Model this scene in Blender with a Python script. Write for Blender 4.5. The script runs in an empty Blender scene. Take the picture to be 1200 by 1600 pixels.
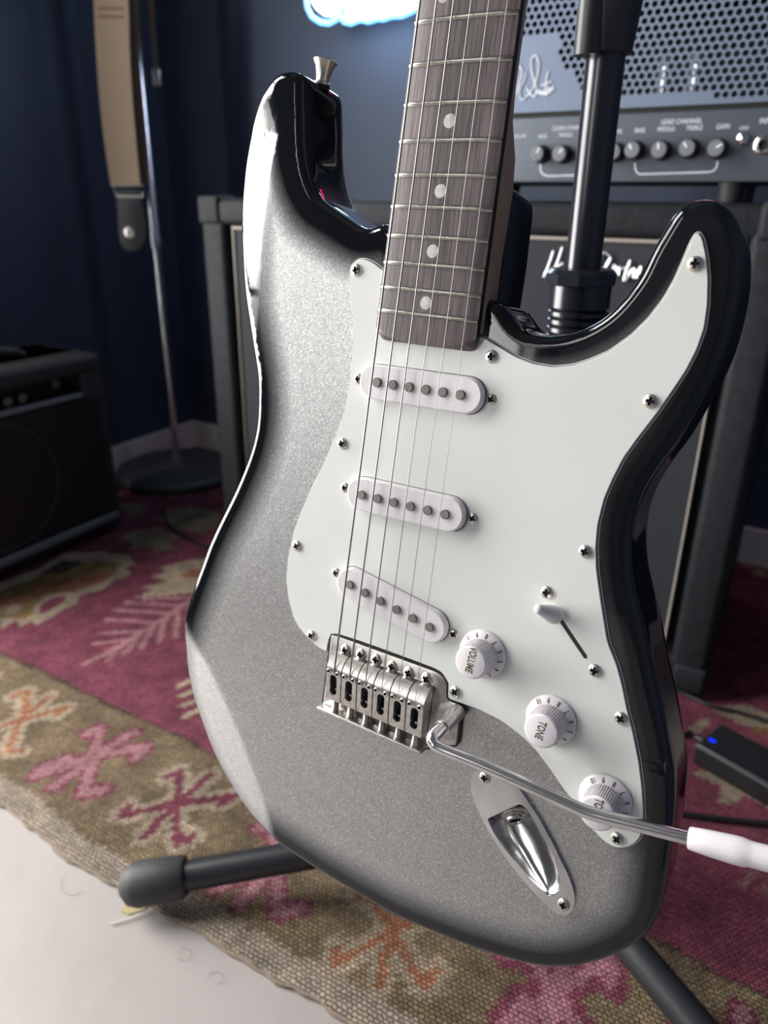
import bpy, math, random
import numpy as np
from mathutils import Matrix, Vector
from mathutils.geometry import delaunay_2d_cdt
D = bpy.data
COL = bpy.context.scene.collection
sc = bpy.context.scene
random.seed(4)

# ------------------------------------------------------------------ camera
H = 0.65                 # eye height (m)
F = 1155.0               # focal length in pixels of a 1200x1600 frame (26 mm lens)
Wc = np.array([[0.99991995, 0.01265264, 0.0], [0.00487506, -0.38526882, 0.92279151], [0.01167575, -0.92271764, -0.38529967]])
GR = np.array([[0.847051, 0.12157, -0.517423], [0.224814, -0.96407, 0.141522], [-0.481627, -0.2362, -0.843946]])   # guitar axes in the camera frame
GT = np.array([1.399, 87.116, 418.381])  # saddle line in the camera frame (mm)
cam = D.cameras.new('camera'); camo = D.objects.new('camera', cam); COL.objects.link(camo); sc.camera = camo
ax, ay, az = Wc @ [1, 0, 0], Wc @ [0, -1, 0], Wc @ [0, 0, -1]
camo.matrix_world = Matrix(((ax[0], ay[0], az[0], 0), (ax[1], ay[1], az[1], 0), (ax[2], ay[2], az[2], H), (0, 0, 0, 1)))
cam.sensor_fit = 'VERTICAL'; cam.sensor_height = 36; cam.sensor_width = 27; cam.lens = 36 * F / 1600
cam.clip_start = 0.02
cam.dof.use_dof = True; cam.dof.focus_distance = 0.375; cam.dof.aperture_fstop = 26 / 3.3

# ------------------------------------------------------------------ world, light, exposure
w = D.worlds.new('world'); sc.world = w; w.use_nodes = True
w.node_tree.nodes['Background'].inputs[0].default_value = (0.9, 0.93, 1.0, 1)
w.node_tree.nodes['Background'].inputs[1].default_value = 0.5
sc.view_settings.view_transform = 'Standard'; sc.view_settings.look = 'None'
sc.view_settings.gamma = 1; sc.view_settings.use_curve_mapping = False
sc.view_settings.exposure = -0.68
# room frame: e1 runs along the back wall to the right, e2 towards the back wall
PHI = math.atan2(-0.489, 0.872)
e1 = np.array([0.872, -0.489]); e1 /= np.hypot(*e1); e2 = np.array([-e1[1], e1[0]])
K = np.array([-0.553, 2.051])        # room corner seen behind the microphone stand
WINS = [(-1.95, -1.0, 0.10, 2.15), (-4.6, -3.25, 0.70, 2.30)]     # windows in the left wall: b0, b1 (along it from the corner), z0, z1
def area(name, a, b, z, sx, sy, col, watts, rz, tilt=0, spread=180):
    l = D.lights.new(name, 'AREA'); l.shape = 'RECTANGLE'; l.size = sx; l.size_y = sy; l.color = col; l.energy = watts
    l.spread = math.radians(spread)
    o = D.objects.new(name, l); COL.objects.link(o)
    p = K + e1 * a + e2 * b
    o.matrix_world = Matrix.Translation((p[0], p[1], z)) @ Matrix.Rotation(rz, 4, 'Z') @ Matrix.Rotation(math.radians(90) + tilt, 4, 'X')
    return o
# daylight entering through the window, emitted by the bright sky just outside the panes (faces +e1)
for (b0_, b1_, z0_, z1_), W_ in zip(WINS, (172, 80)):
    area('window_daylight', -0.16, (b0_ + b1_) / 2, (z0_ + z1_) / 2, b1_ - b0_, z1_ - z0_, (1.0, 0.985, 0.955), W_, PHI - math.pi / 2)

# ------------------------------------------------------------------ pixel rays -> points on real planes
def ray(x, y): return Wc @ np.array([(x - 600) / F, (y - 800) / F, 1.0])
def floor_at(x, y, z=0.0):
    r = ray(x, y); s = (z - H) / r[2]; return (r * s)[:2]
def GP(x, y, Z):          # point of the guitar's own frame (mm) at height Z over the body top
    d = GR.T @ np.array([(x - 600) / F, (y - 800) / F, 1.0]); o = -GR.T @ GT
    s = (Z - o[2]) / d[2]; p = o + s * d; return (p[0], p[1])
class Frame:              # upright plane: origin on the floor, local x along the face, y into the thing
    def __init__(s, o, ang, y0=0.0):
        s.o = np.array(o, float); s.a = ang
        s.x = np.array([math.cos(ang), math.sin(ang)]); s.y = np.array([-math.sin(ang), math.cos(ang)]); s.y0 = y0
    def px(s, x, y, y0=None):
        y0 = s.y0 if y0 is None else y0
        r = ray(x, y); q = s.o + s.y * y0
        t = (q @ s.y) / (r[:2] @ s.y); p = r * t
        return (float((p[:2] - s.o) @ s.x), float(p[2] + H))
    def mat(s, z=0.0): return Matrix.Translation((s.o[0], s.o[1], z)) @ Matrix.Rotation(s.a, 4, 'Z')

# ------------------------------------------------------------------ materials
def nodes(name):
    m = D.materials.new(name); m.use_nodes = True; nt = m.node_tree
    return m, nt, nt.nodes['Principled BSDF']
def mat(name, col, rough=0.5, metal=0.0, coat=0.0, spec=0.5, emit=None, es=0.0, bump=None, var=None, coord='Object'):
    """bump=(kind, scale, strength, distance)   var=(scale, colour2, amount)"""
    m, nt, p = nodes(name)
    p.inputs['Base Color'].default_value = (*col, 1); p.inputs['Roughness'].default_value = rough
    p.inputs['Metallic'].default_value = metal; p.inputs['Coat Weight'].default_value = coat
    p.inputs['Coat Roughness'].default_value = 0.03; p.inputs['Specular IOR Level'].default_value = spec
    if emit: p.inputs['Emission Color'].default_value = (*emit, 1); p.inputs['Emission Strength'].default_value = es
    if bump or var:
        tc = nt.nodes.new('ShaderNodeTexCoord')
    if var:
        n = nt.nodes.new('ShaderNodeTexNoise'); n.inputs['Scale'].default_value = var[0]; n.inputs['Detail'].default_value = 5
        nt.links.new(tc.outputs[coord], n.inputs['Vector'])
        mr = nt.nodes.new('ShaderNodeMapRange'); mr.inputs[1].default_value = 0.35; mr.inputs[2].default_value = 0.65; mr.inputs[4].default_value = var[2]
        nt.links.new(n.outputs['Fac'], mr.inputs[0])
        mx = nt.nodes.new('ShaderNodeMix'); mx.data_type = 'RGBA'
        mx.inputs[6].default_value = (*col, 1); mx.inputs[7].default_value = (*var[1], 1)
        nt.links.new(mr.outputs[0], mx.inputs[0]); nt.links.new(mx.outputs[2], p.inputs['Base Color'])
    if bump:
        k, s, st, ds = bump
        t = nt.nodes.new('ShaderNodeTexVoronoi' if k == 'v' else 'ShaderNodeTexNoise'); t.inputs['Scale'].default_value = s
        nt.links.new(tc.outputs[coord], t.inputs['Vector'])
        b = nt.nodes.new('ShaderNodeBump'); b.inputs['Strength'].default_value = st; b.inputs['Distance'].default_value = ds
        nt.links.new(t.outputs[0], b.inputs['Height']); nt.links.new(b.outputs[0], p.inputs['Normal'])
    return m
def mapped(nt, scale, rot=(0, 0, 0), coord='Object'):
    tc = nt.nodes.new('ShaderNodeTexCoord'); mp = nt.nodes.new('ShaderNodeMapping')
    mp.inputs['Scale'].default_value = scale; mp.inputs['Rotation'].default_value = rot
    nt.links.new(tc.outputs[coord], mp.inputs[0]); return mp.outputs[0]
def ramp(nt, fac, stops):
    r = nt.nodes.new('ShaderNodeValToRGB'); e = r.color_ramp.elements
    while len(e) < len(stops): e.new(0.5)
    for i, (p, c) in enumerate(stops): e[i].position = p; e[i].color = (*c, 1)
    nt.links.new(fac, r.inputs[0]); return r.outputs[0]

M = {}
M['chrome'] = mat('chrome', (0.72, 0.72, 0.73), 0.19, 1.0, var=(90, (0.55, 0.54, 0.53), 0.6))
M['bridge_steel'] = mat('worn_steel', (0.64, 0.62, 0.60), 0.33, 1.0, var=(260, (0.42, 0.39, 0.35), 0.7), bump=('n', 400, 0.08, 0.0003))
M['nickel'] = mat('nickel', (0.62, 0.59, 0.55), 0.33, 1.0)
M['string'] = mat('string_steel', (0.20, 0.19, 0.18), 0.35, 1.0)
M['pole'] = mat('polepiece_steel', (0.22, 0.22, 0.20), 0.6, 0.3, var=(900, (0.15, 0.14, 0.13), 0.8))
M['guard'] = mat('white_ply', (0.73, 0.75, 0.72), 0.2, spec=0.4, var=(14, (0.68, 0.69, 0.655), 0.6))
M['guard_black'] = mat('black_ply', (0.02, 0.02, 0.02), 0.3)
M['plastic'] = mat('white_plastic', (0.74, 0.70, 0.73), 0.3, var=(60, (0.67, 0.63, 0.64), 0.5))
M['print'] = mat('gold_grey_print', (0.12, 0.09, 0.055), 0.5)
M['dark'] = mat('dark_hole', (0.012, 0.012, 0.013), 0.7)
M['maple'] = mat('maple', (0.50, 0.33, 0.22), 0.35, coat=0.2, var=(25, (0.43, 0.27, 0.17), 0.7))
M['inlay'] = mat('pearl_inlay', (0.62, 0.62, 0.58), 0.3, var=(500, (0.45, 0.45, 0.42), 0.7))
M['fret'] = mat('fret_nickel', (0.42, 0.41, 0.37), 0.3, 1.0, var=(400, (0.26, 0.25, 0.22), 0.6))
M['felt'] = mat('black_felt', (0.012, 0.012, 0.014), 0.9)
M['bone'] = mat('nut_bone', (0.8, 0.77, 0.68), 0.4)
M['tube'] = mat('black_powder_tube', (0.022, 0.024, 0.028), 0.38, spec=0.5, bump=('n', 900, 0.1, 0.0004))
M['pole_gloss'] = mat('black_gloss_pole', (0.012, 0.014, 0.02), 0.22, spec=0.6)
M['rubber'] = mat('black_rubber', (0.035, 0.036, 0.038), 0.6, bump=('n', 160, 0.25, 0.001), var=(40, (0.06, 0.06, 0.062), 0.6))
M['tolex'] = mat('black_tolex', (0.018, 0.020, 0.024), 0.6, spec=0.22, bump=('n', 330, 0.7, 0.0012), var=(60, (0.012, 0.013, 0.016), 0.8))
M['tolex_small'] = mat('black_tolex_small', (0.026, 0.026, 0.028), 0.6, spec=0.4, bump=('n', 220, 0.6, 0.0015))
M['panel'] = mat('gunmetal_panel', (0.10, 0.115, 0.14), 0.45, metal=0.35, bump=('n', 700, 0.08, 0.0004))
M['grille_steel_flare'] = mat('grille_gunmetal_flare', (0.17, 0.21, 0.29), 0.42, metal=0.4)  # bluish flare glow over the head's front is put into this base colour
M['piping'] = mat('pale_piping', (0.34, 0.30, 0.26), 0.6)
M['ink'] = mat('white_ink', (0.75, 0.78, 0.85), 0.5)
M['badge'] = mat('badge_silver', (0.75, 0.77, 0.82), 0.3, 0.6)
M['knobgrey'] = mat('amp_knob_grey', (0.16, 0.17, 0.19), 0.4, bump=('n', 500, 0.2, 0.0005))
M['knobblack'] = mat('amp_knob_black', (0.012, 0.012, 0.014), 0.45)
M['webbing'] = mat('beige_webbing', (0.47, 0.36, 0.25), 0.85, bump=('n', 500, 0.3, 0.0008))
M['leather'] = mat('black_leather', (0.03, 0.032, 0.036), 0.45, bump=('v', 400, 0.2, 0.0006))
M['stand_chrome'] = mat('stand_chrome', (0.62, 0.64, 0.66), 0.22, 1.0)
M['wallpaint'] = mat('navy_wall_paint', (0.036, 0.053, 0.092), 0.6, bump=('n', 60, 0.15, 0.002), var=(3, (0.029, 0.043, 0.076), 0.6))
M['ceiling'] = mat('ceiling_paint', (0.09, 0.09, 0.10), 0.9)
M['base'] = mat('pale_baseboard', (0.75, 0.70, 0.68), 0.6)
M['floor'] = mat('pale_floor', (0.40, 0.365, 0.35), 0.5, bump=('n', 30, 0.15, 0.004), var=(5, (0.365, 0.33, 0.315), 0.8))
M['winframe'] = mat('white_window_frame', (0.7, 0.7, 0.7), 0.4)
M['cable'] = mat('black_cable', (0.012, 0.012, 0.013), 0.5)
M['adapter'] = mat('black_adapter_plastic', (0.016, 0.017, 0.02), 0.35, bump=('n', 700, 0.15, 0.0004))
M['blueled'] = mat('blue_led', (0, 0.02, 0.6), 0.4, emit=(0.0, 0.02, 1.0), es=2.5)
M['neonwhite'] = mat('neon_white', (0.8, 0.9, 1), 0.4, emit=(0.62, 0.80, 1.0), es=34.0)
M['signback'] = mat('sign_backing', (0.03, 0.06, 0.12), 0.4)
M['neoncyan'] = mat('neon_cyan', (0.3, 0.9, 1), 0.4, emit=(0.35, 0.85, 1.0), es=25.0)
M['stitch'] = mat('rust_stitching', (0.25, 0.10, 0.06), 0.8)
M['neonblue'] = mat('neon_blue', (0.3, 0.7, 1), 0.4, emit=(0.14, 0.50, 1.0), es=4.0)
M['neonred'] = mat('neon_red', (1, 0.05, 0.1), 0.4, emit=(1.0, 0.02, 0.10), es=25.0)
M['filament'] = mat('tube_filament', (1, 0.9, 0.8), 0.4, emit=(0.9, 0.9, 1.0), es=2.0)
M['brownstrap'] = mat('brown_strap', (0.14, 0.10, 0.075), 0.7)
M['tape'] = mat('yellowed_tape', (0.42, 0.34, 0.17), 0.5)

def rosewood():
    m, nt, p = nodes('rosewood')
    v = mapped(nt, (900, 38, 300)); n = nt.nodes.new('ShaderNodeTexNoise'); n.inputs['Scale'].default_value = 1; n.inputs['Detail'].default_value = 6
    nt.links.new(v, n.inputs['Vector'])
    c = ramp(nt, n.outputs['Fac'], [(0.28, (0.055, 0.040, 0.042)), (0.5, (0.125, 0.098, 0.10)), (0.75, (0.20, 0.165, 0.165))])
    v2 = mapped(nt, (70, 9, 50)); n2 = nt.nodes.new('ShaderNodeTexNoise'); n2.inputs['Scale'].default_value = 1; nt.links.new(v2, n2.inputs['Vector'])
    c2 = ramp(nt, n2.outputs['Fac'], [(0.35, (0.6, 0.6, 0.6)), (0.65, (1.1, 1.05, 1.08))])
    mx = nt.nodes.new('ShaderNodeMix'); mx.data_type = 'RGBA'; mx.blend_type = 'MULTIPLY'; mx.inputs[0].default_value = 1
    nt.links.new(c, mx.inputs[6]); nt.links.new(c2, mx.inputs[7]); nt.links.new(mx.outputs[2], p.inputs['Base Color'])
    p.inputs['Roughness'].default_value = 0.5
    b = nt.nodes.new('ShaderNodeBump'); b.inputs['Strength'].default_value = 0.3; b.inputs['Distance'].default_value = 0.0004
    nt.links.new(n.outputs['Fac'], b.inputs['Height']); nt.links.new(b.outputs[0], p.inputs['Normal'])
    return m
M['rosewood'] = rosewood()
def burst():
    # silver metal-flake lacquer shading to a black rim: 'edge' is the distance from the body's outline in mm, raised on the forearm bevel as a painted reflection
    m, nt, p = nodes('silverburst_lacquer')
    a = nt.nodes.new('ShaderNodeAttribute'); a.attribute_name = 'edge'
    n0 = nt.nodes.new('ShaderNodeTexNoise'); n0.inputs['Scale'].default_value = 2200; n0.inputs['Detail'].default_value = 2
    tc = nt.nodes.new('ShaderNodeTexCoord'); nt.links.new(tc.outputs['Object'], n0.inputs['Vector'])
    vo = nt.nodes.new('ShaderNodeTexVoronoi'); vo.inputs['Scale'].default_value = 1500; nt.links.new(tc.outputs['Object'], vo.inputs['Vector'])
    div = nt.nodes.new('ShaderNodeMath'); div.operation = 'DIVIDE'; div.inputs[1].default_value = 50; nt.links.new(a.outputs['Fac'], div.inputs[0])
    ad = nt.nodes.new('ShaderNodeMath'); ad.operation = 'MULTIPLY_ADD'; ad.inputs[1].default_value = 0.10
    nt.links.new(n0.outputs['Fac'], ad.inputs[0]); nt.links.new(div.outputs[0], ad.inputs[2])
    f = ramp(nt, ad.outputs[0], [(0.23, (0, 0, 0)), (0.36, (0.22, 0.22, 0.22)), (0.62, (1, 1, 1))])
    fl = ramp(nt, vo.outputs['Color'], [(0.0, (0.31, 0.31, 0.31)), (0.7, (0.47, 0.47, 0.47)), (1.0, (0.72, 0.72, 0.72))])
    mx = nt.nodes.new('ShaderNodeMix'); mx.data_type = 'RGBA'; mx.inputs[6].default_value = (0.006, 0.007, 0.009, 1)
    nt.links.new(f, mx.inputs[0]); nt.links.new(fl, mx.inputs[7]); nt.links.new(mx.outputs[2], p.inputs['Base Color'])
    mm = nt.nodes.new('ShaderNodeMath'); mm.operation = 'MULTIPLY'; mm.inputs[1].default_value = 0.95
    nt.links.new(f, mm.inputs[0]); nt.links.new(mm.outputs[0], p.inputs['Metallic'])
    p.inputs['Specular IOR Level'].default_value = 0.0
    p.inputs['Roughness'].default_value = 0.36; p.inputs['Coat Weight'].default_value = 1.0; p.inputs['Coat Roughness'].default_value = 0.035
    # flakes lie at slightly different angles under the clear coat
    nm = nt.nodes.new('ShaderNodeBump'); nm.inputs['Strength'].default_value = 0.35; nm.inputs['Distance'].default_value = 0.0003
    nt.links.new(vo.outputs['Color'], nm.inputs['Height']); nt.links.new(nm.outputs[0], p.inputs['Normal'])
    return m
M['burst'] = burst()
def cloth():
    m, nt, p = nodes('grille_cloth')
    tc = nt.nodes.new('ShaderNodeTexCoord'); ck = nt.nodes.new('ShaderNodeTexChecker'); ck.inputs['Scale'].default_value = 420
    ck.inputs[1].default_value = (0.022, 0.025, 0.032, 1); ck.inputs[2].default_value = (0.012, 0.013, 0.018, 1)
    nt.links.new(tc.outputs['Object'], ck.inputs[0]); nt.links.new(ck.outputs[0], p.inputs['Base Color']); p.inputs['Roughness'].default_value = 0.8
    return m
M['cloth'] = cloth()
def rugmat(tall=1.0):
    m, nt, p = nodes('woven_wool')
    a = nt.nodes.new('ShaderNodeAttribute'); a.attribute_name = 'dye'
    tc = nt.nodes.new('ShaderNodeTexCoord')
    # knots: offset rows of small humps
    br = nt.nodes.new('ShaderNodeTexBrick'); mp = nt.nodes.new('ShaderNodeMapping'); mp.inputs['Rotation'].default_value = (0, 0, 0.0)
    nt.links.new(tc.outputs['Object'], mp.inputs[0])
    nz = nt.nodes.new('ShaderNodeTexNoise'); nz.inputs['Scale'].default_value = 90; nt.links.new(tc.outputs['Object'], nz.inputs['Vector'])
    vm = nt.nodes.new('ShaderNodeVectorMath'); vm.operation = 'MULTIPLY_ADD'; vm.inputs[1].default_value = (0.0055, 0.0055, 0)
    nt.links.new(nz.outputs['Color'], vm.inputs[0]); nt.links.new(mp.outputs[0], vm.inputs[2])
    nt.links.new(vm.outputs[0], br.inputs['Vector'])
    br.inputs['Scale'].default_value = 1.0; br.inputs['Brick Width'].default_value = 0.0054; br.inputs['Row Height'].default_value = 0.0040
    br.inputs['Mortar Size'].default_value = 0.0009; br.inputs['Mortar Smooth'].default_value = 1.0
    br.inputs['Color1'].default_value = (1, 1, 1, 1); br.inputs['Color2'].default_value = (0.72, 0.72, 0.72, 1); br.inputs['Mortar'].default_value = (0.28, 0.26, 0.24, 1)
    n = nt.nodes.new('ShaderNodeTexNoise'); n.inputs['Scale'].default_value = 28; n.inputs['Detail'].default_value = 8; nt.links.new(tc.outputs['Object'], n.inputs['Vector'])
    c2 = ramp(nt, n.outputs['Fac'], [(0.3, (0.62, 0.62, 0.62)), (0.7, (1.25, 1.22, 1.18))])
    m1 = nt.nodes.new('ShaderNodeMix'); m1.data_type = 'RGBA'; m1.blend_type = 'MULTIPLY'; m1.inputs[0].default_value = 1
    m2 = nt.nodes.new('ShaderNodeMix'); m2.data_type = 'RGBA'; m2.blend_type = 'MULTIPLY'; m2.inputs[0].default_value = 0.9
    nt.links.new(a.outputs['Color'], m1.inputs[6]); nt.links.new(br.outputs['Color'], m1.inputs[7])
    nt.links.new(m1.outputs[2], m2.inputs[6]); nt.links.new(c2, m2.inputs[7]); nt.links.new(m2.outputs[2], p.inputs['Base Color'])
    p.inputs['Roughness'].default_value = 0.95; p.inputs['Specular IOR Level'].default_value = 0.15
    b = nt.nodes.new('ShaderNodeBump'); b.inputs['Strength'].default_value = 0.9; b.inputs['Distance'].default_value = 0.0016; b.invert = True
    nt.links.new(br.outputs['Fac'], b.inputs['Height']); nt.links.new(b.outputs[0], p.inputs['Normal'])
    return m
M['rug'] = rugmat()

# ------------------------------------------------------------------ mesh helpers
class MB:
    """collects faces (any unit) and links them as ONE mesh object"""
    def __init__(s, k=1.0): s.v = []; s.f = []; s.m = []; s.k = k
    def add(s, vs, fs, mi=0, T=None):
        o = len(s.v)
        for p in vs:
            q = Vector(p)
            if T is not None: q = T @ q
            s.v.append(q)
        for f in fs: s.f.append([i + o for i in f]); s.m.append(mi)
    def box(s, x0, x1, y0, y1, z0, z1, mi=0, T=None, bev=0.0):
        if bev <= 0:
            v = [(x, y, z) for z in (z0, z1) for y in (y0, y1) for x in (x0, x1)]
            f = [(0, 2, 3, 1), (4, 5, 7, 6), (0, 1, 5, 4), (2, 6, 7, 3), (0, 4, 6, 2), (1, 3, 7, 5)]
            s.add(v, f, mi, T); return
        # rounded outline prism, rounded top and bottom
        c = []
        for cx, cy, a0 in ((x1 - bev, y1 - bev, 0), (x0 + bev, y1 - bev, 90), (x0 + bev, y0 + bev, 180), (x1 - bev, y0 + bev, 270)):
            for k in range(5):
                a = math.radians(a0 + 22.5 * k); c.append((cx, cy, math.cos(a), math.sin(a)))
        rings = []
        for ph in (0, 30, 60, 90):
            a = math.radians(ph); rings.append((bev * math.sin(a), z0 + bev - bev * math.cos(a)))
        for ph in (90, 60, 30, 0):
            a = math.radians(ph); rings.append((bev * math.sin(a), z1 - bev + bev * math.cos(a)))
        n = len(c); v = [(cx + r * dx, cy + r * dy, z) for r, z in rings for cx, cy, dx, dy in c]
        f = [(i * n + j, i * n + (j + 1) % n, (i + 1) * n + (j + 1) % n, (i + 1) * n + j) for i in range(len(rings) - 1) for j in range(n)]
        f += [tuple(range(n - 1, -1, -1)), tuple((len(rings) - 1) * n + j for j in range(n))]
        s.add(v, f, mi, T)
    def lathe(s, prof, n=32, mi=0, T=None, cap=True, mis=None):
        v = [(r * math.cos(2 * math.pi * j / n), r * math.sin(2 * math.pi * j / n), z) for r, z in prof for j in range(n)]
        for i in range(len(prof) - 1):
            fs = [(i * n + j, i * n + (j + 1) % n, (i + 1) * n + (j + 1) % n, (i + 1) * n + j) for j in range(n)]
            if i == 0: s.add(v, fs, mis[i] if mis else mi, T); base = len(s.v) - len(v)
            else:
                for f in fs: s.f.append([q + base for q in f]); s.m.append(mis[i] if mis else mi)
        if cap:
            if prof[0][0] > 1e-9: s.f.append([base + j for j in range(n - 1, -1, -1)]); s.m.append(mis[0] if mis else mi)
            if prof[-1][0] > 1e-9: s.f.append([base + (len(prof) - 1) * n + j for j in range(n)]); s.m.append(mis[-1] if mis else mi)
    def tube(s, pts, r, n=12, mi=0, T=None, closed=False):
        P = [Vector(p) for p in pts]; m = len(P); R = r if hasattr(r, '__len__') else [r] * m
        up = None; v = []
        for i in range(m):
            a = P[(i - 1) % m] if (closed or i > 0) else P[i]; b = P[(i + 1) % m] if (closed or i < m - 1) else P[i]
            t = (b - a).normalized()
            if up is None:
                up = t.orthogonal().normalized()
            up = (up - t * up.dot(t)).normalized(); sd = t.cross(up)
            for j in range(n):
                q = 2 * math.pi * j / n; v.append(P[i] + (up * math.cos(q) + sd * math.sin(q)) * R[i])
        f = [(i * n + j, i * n + (j + 1) % n, ((i + 1) % m) * n + (j + 1) % n, ((i + 1) % m) * n + j) for i in range(m if closed else m - 1) for j in range(n)]
        if not closed: f += [tuple(range(n - 1, -1, -1)), tuple((m - 1) * n + j for j in range(n))]
        s.add(v, f, mi, T)
    def prism(s, poly, z0, z1, mi=0, T=None, bev=0.0, side=None):
        P = ccw(poly); n = len(P); rings = [(0, z0)]
        if bev > 0: rings += [(0, z1 - bev), (bev * 0.3, z1 - bev * 0.3), (bev, z1)]
        else: rings += [(0, z1)]
        v = []
        for d, z in rings:
            Q = offset(P, d) if d > 0 else P
            v += [(x, y, z) for x, y in Q]
        f = [(i * n + j, i * n + (j + 1) % n, (i + 1) * n + (j + 1) % n, (i + 1) * n + j) for i in range(len(rings) - 1) for j in range(n)]
        s.add(v, f, mi if side is None else side, T); b = len(s.v) - len(v)
        s.f.append([b + (len(rings) - 1) * n + j for j in range(n)]); s.m.append(mi)
        s.f.append([b + j for j in range(n - 1, -1, -1)]); s.m.append(mi)
    def build(s, name, mats, parent=None, ang=35, M4=None, smooth=True):
        me = D.meshes.new(name)
        me.from_pydata([tuple(p * s.k) for p in s.v], [], s.f)
        if not isinstance(mats, (list, tuple)): mats = [mats]
        for q in mats: me.materials.append(q)
        me.polygons.foreach_set('material_index', s.m); me.update()
        if smooth:
            me.shade_smooth(); me.set_sharp_from_angle(angle=math.radians(ang))
        return link(name, me, parent, M4)
def build_each(s, name, mats, parent=None, **k):     # one object for each loose piece
    adj = list(range(len(s.v)))
    def f_(i):
        while adj[i] != i: adj[i] = adj[adj[i]]; i = adj[i]
        return i
    for f in s.f:
        for q in f[1:]: adj[f_(q)] = f_(f[0])
    g = {}
    for f, m_ in zip(s.f, s.m): g.setdefault(f_(f[0]), []).append((f, m_))
    out = []
    for fs in g.values():
        t = MB(s.k); mp = {}
        for f, m_ in fs:
            for q in f:
                if q not in mp: mp[q] = len(t.v); t.v.append(s.v[q])
            t.f.append([mp[q] for q in f]); t.m.append(m_)
        out.append(t.build(name, mats, parent, **k))
    return out
def link(name, data, parent=None, M4=None):
    o = D.objects.new(name, data); COL.objects.link(o)
    if name in ('lettering', 'panel_lettering', 'signature_script', 'script_badge', 'bracket_line'): o['kind'] = 'stuff'
    if parent: o.parent = parent
    if M4 is not None:
        if parent: o.matrix_local = M4
        else: o.matrix_world = M4
    return o
def ccw(p):
    P = [tuple(q) for q in p]; A = sum(P[i][0] * P[(i + 1) % len(P)][1] - P[(i + 1) % len(P)][0] * P[i][1] for i in range(len(P)))
    return P if A > 0 else P[::-1]
def offset(P, d):          # inward offset of a ccw polygon
    A = np.array(P); t = np.roll(A, -1, 0) - np.roll(A, 1, 0); t /= np.maximum(np.linalg.norm(t, axis=1), 1e-9)[:, None]
    return [tuple(q) for q in A + np.c_[-t[:, 1], t[:, 0]] * d]
def resample(P, step, closed=True):
    A = np.array(P, float); B = np.vstack([A, A[:1]]) if closed else A
    L = np.r_[0, np.cumsum(np.linalg.norm(np.diff(B, axis=0), axis=1))]; n = max(3, int(round(L[-1] / step)))
    q = np.linspace(0, L[-1], n, endpoint=False) if closed else np.linspace(0, L[-1], n + 1)
    return np.c_[tuple(np.interp(q, L, B[:, k]) for k in range(A.shape[1]))]
def smooth_closed(P, sig, step):
    A = resample(P, step); n = len(A); k = int(4 * sig / step) + 1; w_ = np.exp(-0.5 * (np.arange(-k, k + 1) * step / sig) ** 2); w_ /= w_.sum()
    return sum(np.roll(A, -j, 0) * w_[j + k] for j in range(-k, k + 1))
def spline(P, n=8):        # open Catmull-Rom
    P = [np.array(p, float) for p in P]; Q = [2 * P[0] - P[1]] + P + [2 * P[-1] - P[-2]]; out = []
    for i in range(1, len(Q) - 2):
        for k in range(n):
            t = k / n; a, b, c, d = Q[i - 1], Q[i], Q[i + 1], Q[i + 2]
            out.append(0.5 * (2 * b + (c - a) * t + (2 * a - 5 * b + 4 * c - d) * t * t + (3 * b - a - 3 * c + d) * t ** 3))
    return out + [P[-1]]
def sdist(Q, P, closed=True):    # unsigned distance of points Q to polyline P
    A = np.asarray(P); B = np.roll(A, -1, 0) if closed else A[1:]
    if not closed: A = A[:-1]
    out = np.full(len(Q), 1e9)
    for i in range(0, len(Q), 4000):
        q = Q[i:i + 4000, None, :]; ab = (B - A)[None]; t = np.clip(((q - A[None]) * ab).sum(2) / np.maximum((ab ** 2).sum(2), 1e-12), 0, 1)
        out[i:i + 4000] = np.sqrt((((A[None] + ab * t[..., None]) - q) ** 2).sum(2)).min(1)
    return out
def inside(Q, P):
    x, y = Q[:, 0], Q[:, 1]; r = np.zeros(len(Q), bool); n = len(P)
    for i in range(n):
        x1, y1 = P[i]; x2, y2 = P[(i + 1) % n]
        if y1 == y2: continue
        c = ((y1 > y) != (y2 > y)) & (x < (x2 - x1) * (y - y1) / (y2 - y1) + x1); r ^= c
    return r
def thing(name, label, cat, M4=None, group=None):
    o = D.objects.new(name, None); o.empty_display_size = 0.05; COL.objects.link(o)
    if M4 is not None: o.matrix_world = M4
    return tag(o, label, cat, group)
def tag(o, label, cat, group=None, kind=None):
    o['label'] = label; o['category'] = cat
    if group: o['group'] = group
    if kind: o['kind'] = kind
    return o
def struct(o): o['kind'] = 'structure'; return o
def text(mb, body, size, T, mi=0, extrude=0.0001, sx=1.0, align='CENTER', shear=0.0, bold=0.0):
    c = D.curves.new('t', 'FONT'); c.body = body; c.size = size; c.align_x = align; c.align_y = 'CENTER'; c.extrude = extrude; c.shear = shear; c.offset = 0.012 * bold * size; c.resolution_u = 3
    o = D.objects.new('t', c); COL.objects.link(o); bpy.context.view_layer.update()
    me = D.meshes.new_from_object(o.evaluated_get(bpy.context.evaluated_depsgraph_get()))
    mb.add([(v.co.x * sx, v.co.y, v.co.z) for v in me.vertices], [list(p.vertices) for p in me.polygons], mi, T)
    D.objects.remove(o); D.curves.remove(c); D.meshes.remove(me)
M['edge_wool'] = mat('edge_wool', (0.26, 0.205, 0.155), 0.9, bump=('n', 600, 0.6, 0.001))

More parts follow.
